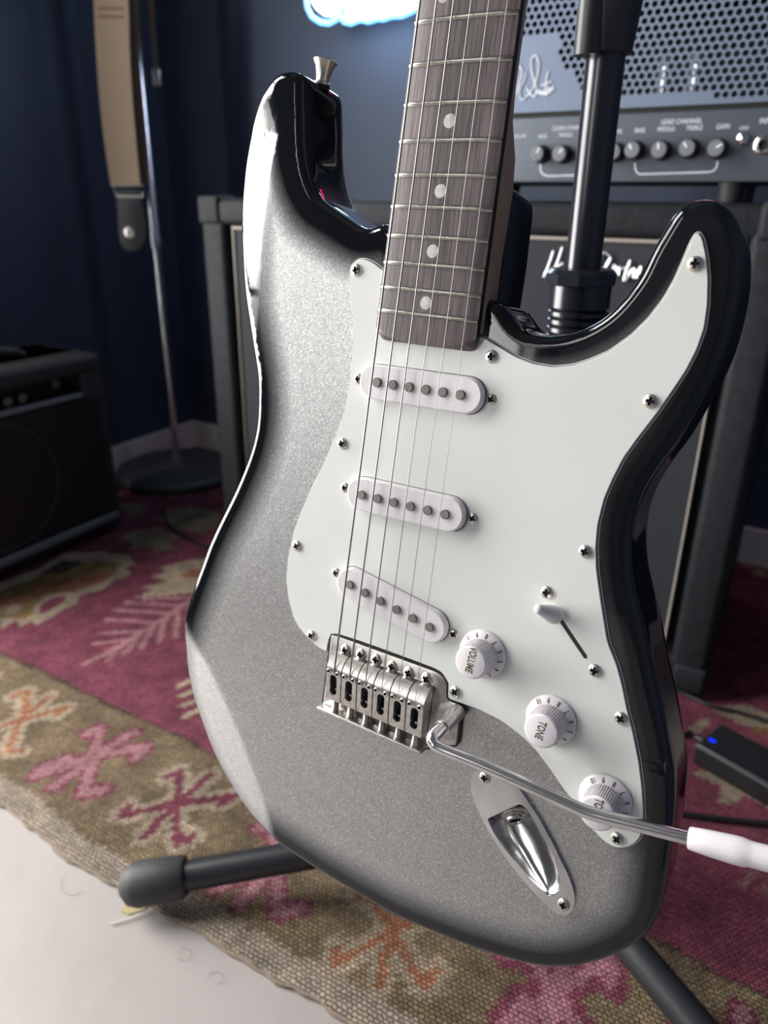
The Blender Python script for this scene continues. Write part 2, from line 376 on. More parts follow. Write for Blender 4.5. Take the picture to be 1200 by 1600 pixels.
# ================================================================== THE SETTING
RM = Frame(K, PHI)
RMm = RM.mat()
RA, RB, RH = 2.15, -4.7, 2.5
s = MB(); s.box(-0.3, RA + 0.3, RB - 0.3, 0.3, -0.12, 0.0); struct(s.build('floor', M['floor'], None, M4=RMm, smooth=False))
s = MB(); s.box(-0.3, RA + 0.3, RB - 0.3, 0.3, RH, RH + 0.1); struct(s.build('ceiling', M['ceiling'], None, M4=RMm, smooth=False))
s = MB(); s.box(-0.3, RA + 0.3, 0.0, 0.15, 0.0, RH); struct(s.build('wall_back', M['wallpaint'], None, M4=RMm, smooth=False))
s = MB(); s.box(RA, RA + 0.15, RB, 0.0, 0.0, RH); struct(s.build('wall_right', M['wallpaint'], None, M4=RMm, smooth=False))
s = MB(); s.box(-0.3, RA + 0.3, RB - 0.15, RB, 0.0, RH); struct(s.build('wall_front', M['ceiling'], None, M4=RMm, smooth=False))
s = MB(); last = 0.0
for b0, b1, z0, z1 in WINS:
    s.box(-0.15, 0, b1, last, 0, RH); s.box(-0.15, 0, b0, b1, 0, z0); s.box(-0.15, 0, b0, b1, z1, RH); last = b0
s.box(-0.15, 0, RB, last, 0, RH)
struct(s.build('wall_left', M['wallpaint'], None, M4=RMm, smooth=False))
for i, (b0, b1, z0, z1) in enumerate(WINS):
    wn = struct(D.objects.new('window_%d' % (i + 1), None)); COL.objects.link(wn); wn.matrix_world = RMm
    s = MB()
    for q in ((b0, b0 + 0.05, z0, z1), (b1 - 0.05, b1, z0, z1), (b0 + 0.05, b1 - 0.05, z0, z0 + 0.05), (b0 + 0.05, b1 - 0.05, z1 - 0.05, z1)): s.box(-0.10, -0.04, *q)
    build_each(s, 'window_frame', M['winframe'], wn, smooth=False)
    for z in np.arange(z0 + 0.68, z1 - 0.2, 0.68):
        s = MB(); s.box(-0.085, -0.055, b0 + 0.05, b1 - 0.05, z - 0.014, z + 0.014); s.build('glazing_bar', M['winframe'], wn, smooth=False)
s = MB(); s.box(0.0, 0.016, -0.99, 0.0, 0, 0.07); struct(s.build('baseboard_left', M['base'], None, M4=RMm, smooth=False))
s = MB(); s.box(0.016, RA, -0.016, 0.0, 0, 0.07); struct(s.build('baseboard_back', M['base'], None, M4=RMm, smooth=False))

# ------------------------------------------------------------------ the kilim: dyed wool, pattern woven in (colours per knot)
ep = np.array([floor_at(x, y) for x, y in [(4,1262),(25,1277),(58,1302),(85,1330),(108,1346),(142,1367),(179,1383),(225,1412),(267,1437),(333,1471),(375,1504),(437,1537),(492,1567),(545,1600)]])
eu = (ep[-1] - ep[0]) / np.linalg.norm(ep[-1] - ep[0]); ev = np.array([-eu[1], eu[0]]); RO = ep[0]
def rug_uv(P): q = np.asarray(P, float) - RO; return np.c_[q @ eu, q @ ev]
def rp(x, y): return rug_uv([floor_at(x, y)])[0]
eo = rug_uv(ep); B1 = rug_uv([floor_at(x, y) for x, y in [(0,1025),(60,1050),(115,1077),(175,1109),(280,1155),(325,1182),(1001,1465),(1069,1499),(1125,1532),(1200,1566)]])
ua = np.unique(np.round(np.r_[np.arange(-0.84, -0.6, 0.014), np.arange(-0.6, 0.95, 0.0032), [0.952, 0.96]], 5))
va = np.unique(np.round(np.r_[np.arange(0.0, 0.62, 0.0032), np.arange(0.62, 1.22, 0.006)], 5))
U, V = np.meshgrid(ua, va); base = np.interp(U, eo[:, 0], eo[:, 1], left=0, right=eo[-1, 1]) + 0.0015 * np.sin(U * 90) + 0.001 * np.sin(U * 230)
Vr = V + base * np.clip(1 - V / 0.15, 0, 1)
Q = np.c_[U.ravel(), Vr.ravel()]
rng = np.random.RandomState(3)
OL, BG, CR_, PK, OR_, GD, DK = [np.array(c) for c in ((0.265, 0.20, 0.13), (0.27, 0.078, 0.12), (0.54, 0.44, 0.33), (0.50, 0.26, 0.29), (0.42, 0.19, 0.11), (0.34, 0.235, 0.105), (0.11, 0.075, 0.06))]
col = np.zeros((len(Q), 3)) + BG
jit = 0.0012 * np.sin(Q[:, 0] * 900) + 0.0012 * np.sin(Q[:, 1] * 1100 + Q[:, 0] * 300)       # stepped edges of the weave
Qj = Q + np.c_[0.0016 * np.sign(np.sin(Q[:, 1] * 700)), 0.0016 * np.sign(np.sin(Q[:, 0] * 620))]
bl = np.interp(Q[:, 0], B1[:, 0], B1[:, 1]); inb = Qj[:, 1] < bl; col[inb] = OL
edge_band = Qj[:, 1] < base.ravel() + 0.028; col[edge_band] = OL * 0.35 + np.array([0.56, 0.48, 0.41]) * 0.65
mottle = np.sin(Q[:, 0] * 31 + 2 * np.sin(Q[:, 1] * 17)) * np.sin(Q[:, 1] * 27 + 1.7 * np.sin(Q[:, 0] * 13)); col[inb] += (mottle[inb, None] * np.array([0.035, 0.028, 0.02]))
dl = np.abs(Qj[:, 1] - bl) < 0.0022; col[dl] = DK
def polyfill(px, c, pr=None):
    P = rug_uv([floor_at(*p) for p in px]) if pr is None else np.array(pr); lo, hi = P.min(0), P.max(0)
    k = np.where((Qj >= lo).all(1) & (Qj <= hi).all(1))[0]
    if len(k): k = k[inside(Qj[k], P)]; col[k] = c
def strokes(lines, w_, c, w2=0, c2=None):
    """lines in rug coordinates"""
    for ww, cc in ((w_ + w2, c2), (w_, c)):
        if cc is None: continue
        for P in lines:
            P = np.array(P); lo, hi = P.min(0) - ww, P.max(0) + ww; k = np.where((Qj >= lo).all(1) & (Qj <= hi).all(1))[0]
            if len(k): d = sdist(Qj[k], P, closed=False); col[k[d < ww / 2]] = cc
def ln(*px): return [rp(*p) for p in px]
# hooked crosses of the border, each from its own arms in the photograph
XB = [ln((277,1262),(283,1210),(262,1219)), ln((277,1262),(330,1217)), ln((277,1262),(367,1249),(345,1262)), ln((277,1262),(190,1280),(203,1266)), ln((277,1262),(225,1313)), ln((277,1262),(277,1325),(302,1312))]
XA = [ln((148,1187),(157,1142),(134,1152)), ln((148,1187),(210,1149)), ln((148,1187),(232,1172),(212,1190)), ln((148,1187),(55,1218),(70,1203),(108,1190)), ln((148,1187),(85,1235)), ln((148,1187),(130,1246),(166,1238))]
XC = [ln((34,1128),(45,1083),(20,1092)), ln((34,1128),(78,1092)), ln((34,1128),(106,1109),(88,1122)), ln((34,1128),(-25,1150),(-15,1140)), ln((34,1128),(12,1179),(34,1178))]
def shifted(lines, px0, px1):
    d = rp(*px1) - rp(*px0); return [[p + d for p in L_] for L_ in lines]
def rot(lines, c, a, k=1.0):
    R_ = np.array([[math.cos(a), -math.sin(a)], [math.sin(a), math.cos(a)]]) * k; return [[c + R_ @ (p - c) for p in L_] for L_ in lines]
strokes(XA, 0.013, PK, 0.009, BG * 1.05)
strokes(XB, 0.010, BG * 0.95, 0.017, CR_ * 0.9)
strokes(XC, 0.009, OR_ * 1.1, 0.016, CR_ * 0.95)
XD = shifted(XA, (148, 1187), (432, 1350)); strokes(XD, 0.012, PK, 0.009, BG * 1.1)
XE = rot(shifted(XB, (277, 1262), (612, 1462)), rp(612, 1462), 0.25, 1.0); strokes(XE, 0.009, OR_ * 0.9, 0.018, CR_ * 0.75)
XF = rot(shifted(XA, (148, 1187), (866, 1556)), rp(866, 1556), 0.2, 1.0); strokes(XF, 0.013, PK * np.array([1.0, 0.9, 1.0]), 0.02, BG)
for k in range(1, 5):      # the border repeats beyond the frame
    d = (rp(866, 1556) - rp(432, 1350)) * k / 2
    strokes([[p + d + (rp(866, 1556) - rp(866, 1556)) for p in L_] for L_ in XF], 0.012, PK if k % 2 else OR_, 0.012, BG if k % 2 else CR_)
    strokes([[p - d * 1.0 for p in L_] for L_ in XC], 0.010, PK if k % 2 else BG, 0.010, CR_)
# field: medallions, combs
polyfill([(-60,1000),(-60,925),(0,915),(60,893),(100,868),(160,866),(200,870),(212,884),(196,890),(206,900),(180,910),(160,925),(124,935),(118,948),(96,960),(70,974),(56,983),(50,972),(32,984),(26,972),(6,986),(0,974)], CR_ * 0.95)
polyfill([(-60,985),(-60,935),(0,928),(60,905),(100,885),(160,880),(190,884),(170,905),(140,920),(110,930),(70,955),(40,972),(10,970)], GD)
polyfill([(0,935),(40,925),(66,915),(130,905),(190,892),(160,914),(118,925),(75,930),(30,950),(0,955)], OR_ * 0.85)
polyfill([(50,972),(56,950),(80,932),(108,930),(118,936),(104,950),(76,966)], CR_ * 1.05)
polyfill([(62,962),(66,948),(86,936),(102,934),(104,941),(90,952),(74,960)], BG)
polyfill([(8,966),(12,953),(28,948),(38,952),(30,962)], CR_); polyfill([(60,900),(100,878),(130,882),(96,900)], DK)
polyfill([(212,938),(240,926),(222,922),(262,912),(236,905),(262,896),(250,890),(290,880),(330,876),(322,905),(318,930),(260,934)], CR_ * 0.95)
polyfill([(282,902),(300,893),(322,890),(318,906),(290,908)], OR_)
polyfill([(186,842),(210,832),(250,828),(262,836),(288,840),(262,852),(280,862),(240,866),(236,858),(200,862),(208,852)], CR_ * 0.6)
polyfill([(250,815),(262,800),(300,796),(340,802),(350,820),(320,836),(280,832)], CR_ * 0.6)
polyfill([(188,792),(215,786),(228,798),(205,812)], CR_ * 0.5)
comb = [ln((131,1042),(170,1023),(205,1003),(240,980),(275,958),(306,934))]
for a, b in (((155,994),(222,990)), ((168,972),(242,976)), ((182,957),(258,962)), ((198,945),(275,950)), ((225,940),(292,938)), ((148,1010),(205,1003)), ((196,1024),(222,992)), ((222,1016),(240,980)), ((250,1006),(258,968)), ((275,1000),(278,957)), ((170,1034),(185,1014)), ((300,985),(296,942)), ((318,975),(312,934))): comb.append(ln(a, b))
strokes(comb, 0.0098, PK * 1.05)
for k in range(4): strokes([ln((280 + 3 * k, 1076 + 16 * k), (320 + 5 * k, 1058 + 16 * k))], 0.009, CR_ * 1.05)
polyfill([(1083,1207),(1119,1212),(1150,1222),(1200,1250),(1200,1268),(1165,1246),(1139,1262),(1122,1262),(1127,1234),(1085,1214)], CR_ * 0.75)
polyfill([(1076,1143),(1100,1124),(1110,1128),(1096,1148),(1080,1150)], CR_ * 0.7)
polyfill([(1112,1112),(1160,1104),(1250,1140),(1250,1170),(1200,1152),(1150,1134)], CR_ * 0.75)
polyfill([(1170,1138),(1230,1150),(1230,1170),(1180,1150)], OR_ * 0.7)
for x, y in ((1168,1372),(1190,1402),(1158,1390),(1196,1450)): strokes([ln((x, y), (x + 14, y - 14))], 0.006, PK * 0.7)
for k, (du, dv) in enumerate(((0.55, 0.75), (0.95, 0.65), (0.15, 0.95), (1.3, 0.75), (0.75, 1.15), (-0.3, 1.2), (-0.6, 0.85))):
    c = np.array([du, dv]); r = 0.10; P = [c + r * (1 if j % 2 else 0.72) * np.array([math.cos(j * math.pi / 12), 0.8 * math.sin(j * math.pi / 12)]) for j in range(24)]
    if k in (0,): continue
    polyfill(None, CR_ * 0.8, P); polyfill(None, GD, [c + (p - c) * 0.75 for p in P]); polyfill(None, OR_, [c + (p - c) * 0.4 for p in P])
col *= (1 + 0.10 * rng.randn(len(col), 1)).clip(0.6, 1.5)
nu, nv = len(ua), len(va); Zr = 0.0045 + 0.0008 * np.sin(Q[:, 0] * 11) * np.sin(Q[:, 1] * 9)
W3 = np.c_[Q, Zr]; rim = np.r_[np.arange(nu), (nv - 1) * nu + np.arange(nu)]
idx = np.arange(nu * nv).reshape(nv, nu); quads = np.stack([idx[:-1, :-1], idx[:-1, 1:], idx[1:, 1:], idx[1:, :-1]], -1).reshape(-1, 4)
QW = RO + Q[:, :1] * eu + Q[:, 1:] * ev - K; ok = (QW @ e1 > 0.025) & (QW @ e2 < -0.025) & (QW @ e1 < RA - 0.03)
quads = quads[ok[quads].all(1)]
# hanging sides of the slab
low = np.c_[Q[:nu], np.zeros(nu)]; Vall = np.vstack([W3, low]); sideq_ = np.stack([len(W3) + np.arange(nu - 1), len(W3) + np.arange(1, nu), np.arange(1, nu), np.arange(nu - 1)], -1)
sideq_ = sideq_[ok[sideq_[:, 2]] & ok[sideq_[:, 3]]]; quads = np.vstack([quads, sideq_]); call = np.vstack([col, col[:nu]])
used = np.unique(quads); remap = np.zeros(len(Vall), int); remap[used] = np.arange(len(used)); quads = remap[quads]; Vall = Vall[used]; call = call[used]
me = D.meshes.new('kilim_rug'); me.vertices.add(len(Vall)); me.vertices.foreach_set('co', Vall.ravel().astype(np.float32))
me.loops.add(quads.size); me.loops.foreach_set('vertex_index', quads.ravel().astype(np.int32))
me.polygons.add(len(quads)); me.polygons.foreach_set('loop_start', (np.arange(len(quads)) * 4).astype(np.int32))
me.update(); me.validate()
ca = me.color_attributes.new('dye', 'FLOAT_COLOR', 'POINT'); ca.data.foreach_set('color', np.c_[call.clip(0, 1), np.ones(len(call))].ravel().astype(np.float32))
me.materials.append(M['rug']); me.shade_smooth()
rug = link('kilim_rug', me, None, Matrix(((eu[0], ev[0], 0, RO[0]), (eu[1], ev[1], 0, RO[1]), (0, 0, 1, 0.0005), (0, 0, 0, 1))))
tag(rug, 'flat-woven burgundy and olive rug with hooked cross border on the pale floor', 'rug')
s = MB(); ed = [(x, y, 0.0035) for x, y in Q[:nu:3]]
s.tube(ed, [0.0015 + 0.0005 * math.sin(i * 1.9) for i in range(len(ed))], 6); s.build('stitched_edge', M['edge_wool'], rug)


# ================================================================== THE GUITAR (own frame: mm; x to the treble side, y up the neck, z out of the top)
A_ = Wc @ GR; o_ = Wc @ GT / 1000 + np.array([0, 0, H])
GM = Matrix([[*A_[0], o_[0]], [*A_[1], o_[1]], [*A_[2], o_[2]], [0, 0, 0, 1]])
guitar = thing('electric_guitar', 'silver and black sunburst electric guitar with white pickguard leaning in the foreground', 'guitar', GM)
G = 0.001
def TR(x, y, z, rz=0.0): return Matrix.Translation((x, y, z)) @ Matrix.Rotation(rz, 4, 'Z')
def TG(x, y, z, rz=0.0): return TR(x * G, y * G, z * G, rz)

body_px = [(447,114,-5),(430,124,-5),(417.5,139,-5),(405,162,-5),(392,197,-5),(385,230,-5),(380,262,-5),(376,305,-5),(375,345,-5),(377,392,-5),(380,435,-5),(384,470,-5),(389,497,-5),(395,532,-5),(401,565,-5),(405.5,592,-5),(407.5,620,-5),(407.5,645,-5),(405,670,-5),(399.5,695,-5),(391,720,-5),(381,745,-5),(370,770,-5),(357.5,795,-5),(345,820,-5),(333,850,-6),(322.5,880,-6),(314,905,-7),(301,950,-8),(296,980,-9),(294,1010,-10),(294,1040,-12),(296,1070,-13),(304,1105,-14),(314,1135,-14),(322,1160,-14),(336,1190,-14),(350,1215,-13),(372,1247,-12),(397,1277,-10),(430,1302,-8),(465,1330,-6),(510,1362,-5),(560,1392,-5),(621,1427,-5),(676,1451,-5),(731,1473,-5),(781,1490,-5),(825,1502,-5),(863,1508,-5),(907,1506,-5),(951,1492,-6),(990,1470,-8),
(1017,1442,-14),(1037,1405,-22),(1050,1370,-30),(1062,1310,-38),(1067,1272,-38),(1072.5,1240,-38),(1074.5,1202,-38),(1074,1165,-38),(1067,1127,-38),(1059,1085,-38),(1046,1030,-38),(1037,982,-38),(1030,950,-38),(1023,922,-38),(1016,895,-38),(1012,865,-38),(1011,830,-38),(1014,802,-38),(1022,772,-38),(1035,745,-38),(1055,715,-38),(1075,690,-38),(1105,641,-38),(1117,620,-38),(1135,587,-38),(1150,552,-38),(1161,515,-38),(1170,475,-38),(1174,442,-38),(1174,412,-36),(1171,387,-32),(1162,362,-26),(1150,340,-18),(1135,324,-10),(1117,313,-7),(1100,310,-5),(1085,312,-5),(1072,319,-5),(1062,325,-5),(1050,340,-5),(1040,360,-5),(1027,380,-5),(1015,402,-5),(1005,427,-5),(990,450,-5),(972,472,-5),(955,490,-5),(930,507,-5),(900,521,-6),(870,526,-8),(842,524,-10),(820,515,-10),(803,500,-5),(790,481,-3),(778,470,-2)]
horn_px = [(606,346,-4),(592,355,-4),(575,360,-6),(555,330,-38),(542,302,-38),(536,270,-38),(534,235,-38),(534,200,-38),(530,167,-36),(522,147,-30),(507,132,-22),(478,119,-8),(462,112,-5)]
BO = [GP(*p) for p in body_px] + [(20, 205), (0, 208), (-20, 228)] + [GP(*p) for p in horn_px]
BO = smooth_closed(BO, 3.2, 3.0)
BOC = np.array(ccw(BO))
cup_px = [(761,1280),(786,1268),(812,1256),(820,1262),(833,1280),(847,1305),(858,1325),(867,1345),(875,1377),(874,1390),(869,1398),(857,1401),(840,1385),(825,1370),(810,1352),(796,1337),(782,1320),(770,1300)]
CUP = np.array(ccw(smooth_closed([GP(x, y, 2.5) for x, y in cup_px], 0.9, 2.0)))
CC = np.array([-449.0, -343.0]); CR = 432.0       # forearm contour: the crease is a shallow arc
CA, CB, CM_ = (np.array(GP(*p, 0)) for p in ((296, 985), (430, 1302), (372, 1140)))
# circle through the three crease points
def circ(a, b, c):
    m = np.array([b - a, c - a]) * 2; r = np.array([b @ b - a @ a, c @ c - a @ a]); ce = np.linalg.solve(m, r); return ce, np.linalg.norm(a - ce)
CC, CR = circ(CA, CM_, CB)
OUTER = BOC[(BOC[:, 0] < -104) & (BOC[:, 1] > 110) & (BOC[:, 1] < 306)]; OUTER = OUTER[np.argsort(OUTER[:, 1])]
def ztop(X, Y, d):
    r = 5.0; dd = np.minimum(d, r)
    z = -(r - np.sqrt(np.maximum(r * r - (r - dd) ** 2, 0)))
    # flattened facet along the outer edge of the upper bout, narrowing towards the waist
    do = sdist(np.c_[X, Y], OUTER, closed=False)
    wd = np.interp(Y, [118, 150, 200, 250, 280, 300], [-4, 9, 19, 27, 27, 10]); q = np.where(X < -60, wd - do, -50)
    z -= 0.15 * 0.5 * (q + np.sqrt(q * q + 1.2))
    q = CR - np.hypot(X - CC[0], Y - CC[1]); q = np.where((X < 0) & (Y < 20), q, 0)
    q = np.where(q > 0, q, 0); z -= 0.30 * (np.sqrt(q * q + 1.0) - 1.0) * 1.0
    return z
rings = [BOC]
for d in (0.5, 1.3, 2.4, 3.8, 5.2, 7.0, 10, 14, 19):
    R_ = np.array(offset([tuple(p) for p in BOC], d)); s_ = sdist(R_, BOC); rings.append(R_[(s_ > d * 0.97) & inside(R_, BOC)])
gx, gy = np.meshgrid(np.arange(-170, 172, 5.0), np.arange(-160, 318, 5.0)); Q = np.c_[gx.ravel(), gy.ravel()]
Q = Q[inside(Q, BOC)]; Q = Q[sdist(Q, BOC) > 21]; Q = Q[sdist(Q, CUP) > 1.5]
g2x, g2y = np.meshgrid(np.arange(-142, -84, 2.2), np.arange(112, 314, 2.2)); Q2 = np.c_[g2x.ravel(), g2y.ravel()] + 0.37
Q2 = Q2[inside(Q2, BOC)]; Q2 = Q2[sdist(Q2, BOC) > 4.5]; Q = Q[~((Q[:, 0] < -82) & (Q[:, 1] > 110))]; Q = np.vstack([Q, Q2])
crease = np.array([CC + CR * np.array([math.cos(a), math.sin(a)]) for a in np.linspace(*[math.atan2(*(p - CC)[::-1]) for p in (CA, CB)], 50)])
crease = crease[inside(crease, BOC)]; crease = crease[sdist(crease, BOC) > 2]
pts = np.vstack(rings + [CUP, crease, Q]); nb = len(BOC); nc = len(CUP); off_c = sum(len(r) for r in rings)
edges = [(i, (i + 1) % nb) for i in range(nb)] + [(off_c + i, off_c + (i + 1) % nc) for i in range(nc)]
cv, ce_, cf, ov, oe, of = delaunay_2d_cdt([Vector(p) for p in pts], edges, [], 1, 1e-4)
V2 = np.array([tuple(v) for v in cv]); tri = np.array([list(f) for f in cf if len(f) == 3])
cen = V2[tri].mean(1); tri_top = tri[~inside(cen, CUP)]
ds = sdist(V2, BOC); ds[ds < 1e-3] = 0
de = ds - 8 * np.clip((V2[:, 1] - 190) / 80, 0, 1) 
qb = np.where((V2[:, 0] < 0) & (V2[:, 1] < 20), CR - np.hypot(V2[:, 0] - CC[0], V2[:, 1] - CC[1]), 0); de = de + 13 * np.clip(qb / 8, 0, 1) * np.clip(ds / 2, 0, 1)  # silver painted over the black rim, standing for the bevel's bright floor reflection
zt = ztop(V2[:, 0], V2[:, 1], ds)
zb = -44 + (7 - np.sqrt(np.maximum(49 - (7 - np.minimum(ds, 7)) ** 2, 0)))
first = {}
for i, l in enumerate(ov):
    for j in l: first[j] = i
bidx = [first[i] for i in range(nb)]
n2 = len(V2); mb = MB(G); edge = []
mb.add(np.c_[V2, zt].tolist(), tri_top.tolist()); edge += de.tolist()
mb.add(np.c_[V2, zb].tolist(), [t[::-1] for t in tri.tolist()]); edge += de.tolist()
prev = bidx; lev = 5
for k in range(1, lev + 1):
    if k < lev:
        cur = list(range(len(mb.v), len(mb.v) + nb)); t_ = k / lev
        mb.add([(V2[b][0], V2[b][1], zt[b] * (1 - t_) + zb[b] * t_) for b in bidx], []); edge += [0.0] * nb
    else: cur = [n2 + b for b in bidx]
    for j in range(nb): mb.f.append([prev[j], cur[j], cur[(j + 1) % nb], prev[(j + 1) % nb]]); mb.m.append(0)
    prev = cur
# heel block that carries the neck joint
hb = [(-28, 190), (28.5, 190), (28.3, 225), (27.6, 238), (27.2, 250), (25.5, 256), (20, 259.5), (12, 260.5), (-22, 260), (-27, 256), (-28, 250)]
hbp = smooth_closed(hb, 1.6, 2.5); n0 = len(mb.v)
mb.prism([tuple(p) for p in hbp], -43.0, -10.0, bev=2.5); edge += [0.0] * (len(mb.v) - n0)
body = mb.build('body', M['burst'], guitar, ang=50)
at = body.data.attributes.new('edge', 'FLOAT', 'POINT'); at.data.foreach_set('value', edge)

# ---- screws: domed head with a sunken cross
def screw_mesh(r=3.3, h=1.7, rot=0.4, name='screw'):
    s = MB(G); nr, ns = 14, 56; v = [(0, 0, h - 1.1)]; 
    for i in range(1, nr + 1):
        q = i / nr * r
        for j in range(ns):
            a = 2 * math.pi * j / ns; x, y = q * math.cos(a), q * math.sin(a)
            z = h * math.sqrt(max(0, 1 - (q / r) ** 2 * 0.92)) if q < r else 0.0
            ca, sa = abs(x * math.cos(rot) + y * math.sin(rot)), abs(-x * math.sin(rot) + y * math.cos(rot))
            L_ = r * 0.56; wd = r * 0.16 + 0.10 * (L_ - q)
            if (ca < wd and sa < L_) or (sa < wd and ca < L_): z -= 1.1
            v.append((x, y, z))
    f = [(0, 1 + j, 1 + (j + 1) % ns) for j in range(ns)]
    mi = [1] * ns
    for i in range(nr - 1):
        for j in range(ns):
            a, b = 1 + i * ns + j, 1 + i * ns + (j + 1) % ns; f.append((a, a + ns, b + ns, b))
            zz = min(v[a][2], v[b][2]); q = (i + 1) / nr; mi.append(1 if zz < h * math.sqrt(max(0, 1 - q * q * 0.92)) - 0.6 else 0)
    s.add(v, f); s.m = mi
    me = s.build(name, [M['nickel'], M['dark']], None, ang=40); d = me.data; D.objects.remove(me); return d
SCR = [screw_mesh(rot=0.35 + 0.5 * k) for k in range(3)]; SMALL = screw_mesh(2.9, 1.4, 0.2)
def screw(name, parent, x, y, z, k=0, data=None, sc_=1.0):
    o = link(name, data or SCR[k % 3], parent); o.matrix_local = TG(x, y, z, k * 0.9) @ Matrix.Scale(sc_, 4); return o

# ---- pickguard (white-black-white ply with a bevelled edge)
pg_px = [(597,419),(588,411),(580,406),(572,403),(565,402),(557,404),(551,409),(546,414),(544.5,424),(544.5,442),(547,480),(550,500),(550,535),(548,560),(546,580),(542,615),(534,652),(521,685),(505,722),(487,757),(470,797),(457,830),(452,855),(448,872),(445.5,905),(449,935),(457,965),(465,980),(474,992),(487,1005),(498,1014),(512,1021),(514,1008),(517,996),(524,992),(535,995),(560,1003),(600,1017),(640,1032),(680,1047),(690,1053),(696,1063),(696,1080),(695,1092),(706,1096),(718,1100),(746,1110),(782,1128),(809,1148),(833,1170),(857,1202),(878,1233),(899,1259),(912,1280),(925,1298),(938,1312),(947,1319),(958,1325),(970,1327.5),(983,1326),(994,1320),(1002,1311),(1006,1300),(1008,1290),(1008,1262),(1006,1230),(1001,1190),(992,1145),(982,1105),(975,1070),(967,1040),(952,1002),(942,940),(935,890),(934,855),(937,820),(947,780),(960,750),(977,717),(1000,685),(1030,646),(1055,610),(1075,580),(1092,547),(1104,512),(1109,475),(1110,435),(1107,400),(1101,372),(1095,361),(1090,359.5),(1084,363),(1075,380),(1065,405),(1052,435),(1035,465),(1012,495),(985,522),(950,547),(920,560),(895,568),(865,571),(835,566),(807,555),(782,540),(756,524)]
PGO = [GP(x, y, 2.0) for x, y in pg_px] + [(26, 186), (10, 190), (-10, 200), (-24, 214)]
PGO = smooth_closed(PGO, 0.9, 1.5)
s = MB(G); P = ccw([tuple(p) for p in PGO]); n = len(P); rg = [(0, 0.15), (0, 0.75), (0.35, 0.80), (0.45, 1.35), (0.75, 1.45), (1.15, 2.3)]
v = []
for d, z in rg: v += [(x, y, z) for x, y in (offset(P, d) if d else P)]
s.add(v, []); mis = [0, 0, 1, 1, 0]
for i in range(len(rg) - 1):
    for j in range(n): s.f.append([i * n + j, i * n + (j + 1) % n, (i + 1) * n + (j + 1) % n, (i + 1) * n + j]); s.m.append(mis[i])
top = [(len(rg) - 1) * n + j for j in range(n)]; 
tv, te, tf, *_ = delaunay_2d_cdt([Vector(v[i][:2]) for i in top], [(j, (j + 1) % n) for j in range(n)], [], 1, 1e-5)
if len(tv) == n:
    for f in tf: s.f.append([top[i] for i in f]); s.m.append(0)
else: s.add([(p.x, p.y, 2.3) for p in tv], [list(f) for f in tf], 0)
pickguard = s.build('pickguard', [M['guard'], M['guard_black']], guitar, ang=30)
for k, (x, y) in enumerate([(556,422),(768,557),(1086,412),(1016,627),(914,862),(970,1123),(964,1311),(711,1081),(486,993),(463,853),(534,693)]):
    screw('screw', pickguard, *GP(x, y, 3), 2.2, k)
# five-way switch: slot, two screws, tip
s = MB(G); a, b = np.array(GP(874, 966, 2.4)), np.array(GP(915, 1027, 2.4)); dr = (b - a) / np.linalg.norm(b - a); nn = np.array([-dr[1], dr[0]])
sl = [tuple(a - dr * 2 + nn * 1.0), tuple(b + nn * 1.0), tuple(b + dr * 0.8), tuple(b - nn * 1.0), tuple(a - dr * 2 - nn * 1.0)]
s.prism(sl, 1.9, 2.36)
s.build('switch_slot', M['dark'], pickguard)
for k, (x, y) in enumerate([(854, 926), (929, 1048)]): screw('switch_screw', pickguard, *GP(x, y, 3), 2.2, k + 1)

# ---- pickups
def pickup(c, ang, poles, scr):
    root = None; s = MB(G); T = TR(c[0], c[1], 0, ang)
    ol = [(26.5 + 9.2 * math.cos(t), 9.2 * math.sin(t)) for t in np.linspace(-math.pi / 2, math.pi / 2, 15)] + [(-26.5 + 9.2 * math.cos(t), 9.2 * math.sin(t)) for t in np.linspace(math.pi / 2, 1.5 * math.pi, 15)]
    rr = [(0, 1.8), (0, 6.0), (0.25, 6.7), (0.9, 7.1)]; n = len(ol); v = []
    for d, z in rr: v += [(x, y, z) for x, y in (offset(ol, d) if d else ol)]
    s.add(v, [(i * n + j, i * n + (j + 1) % n, (i + 1) * n + (j + 1) % n, (i + 1) * n + j) for i in range(3) for j in range(n)] + [tuple(3 * n + j for j in range(n))], 0, T)
    pk = s.build('pickup', M['plastic'], guitar, ang=30)
    s2 = MB(G); o2 = [(x * 1.012 + 0.0, y * 1.03) for x, y in ol]; s2.prism(o2, 2.0, 2.40, 0, T); s2.build('pickup_gap', M['dark'], pk)
    for x, y in poles:
        q = MB(G); q.lathe([(2.5, 6.6), (2.5, 8.1), (2.3, 8.35), (0, 8.36)], 24, 0, Matrix.Translation((x, y, 0))); q.build('pole_piece', M['pole'], pk, ang=25)
    for k, (x, y) in enumerate(scr): screw('pickup_screw', pk, x, y, 2.2, k, SMALL)
    return pk
def lerp(a, b, t): return (a[0] + (b[0] - a[0]) * t, a[1] + (b[1] - a[1]) * t)
for A0, A1, S in ((GP(587.5, 597.5, 8.4), GP(718, 617, 8.4), [(559, 592), (767, 624)]), (GP(563.5, 773.5, 8.4), GP(694, 804, 8.4), [(538, 762), (738, 810)]), (GP(545, 914, 8.4), GP(669.5, 980.5, 8.4), [(524, 895), (708, 991)])):
    an = math.atan2(A1[1] - A0[1], A1[0] - A0[0]); c = lerp(A0, A1, 0.5)
    pickup(c, an, [lerp(A0, A1, k / 5) for k in range(6)], [GP(x, y, 3) for x, y in S])

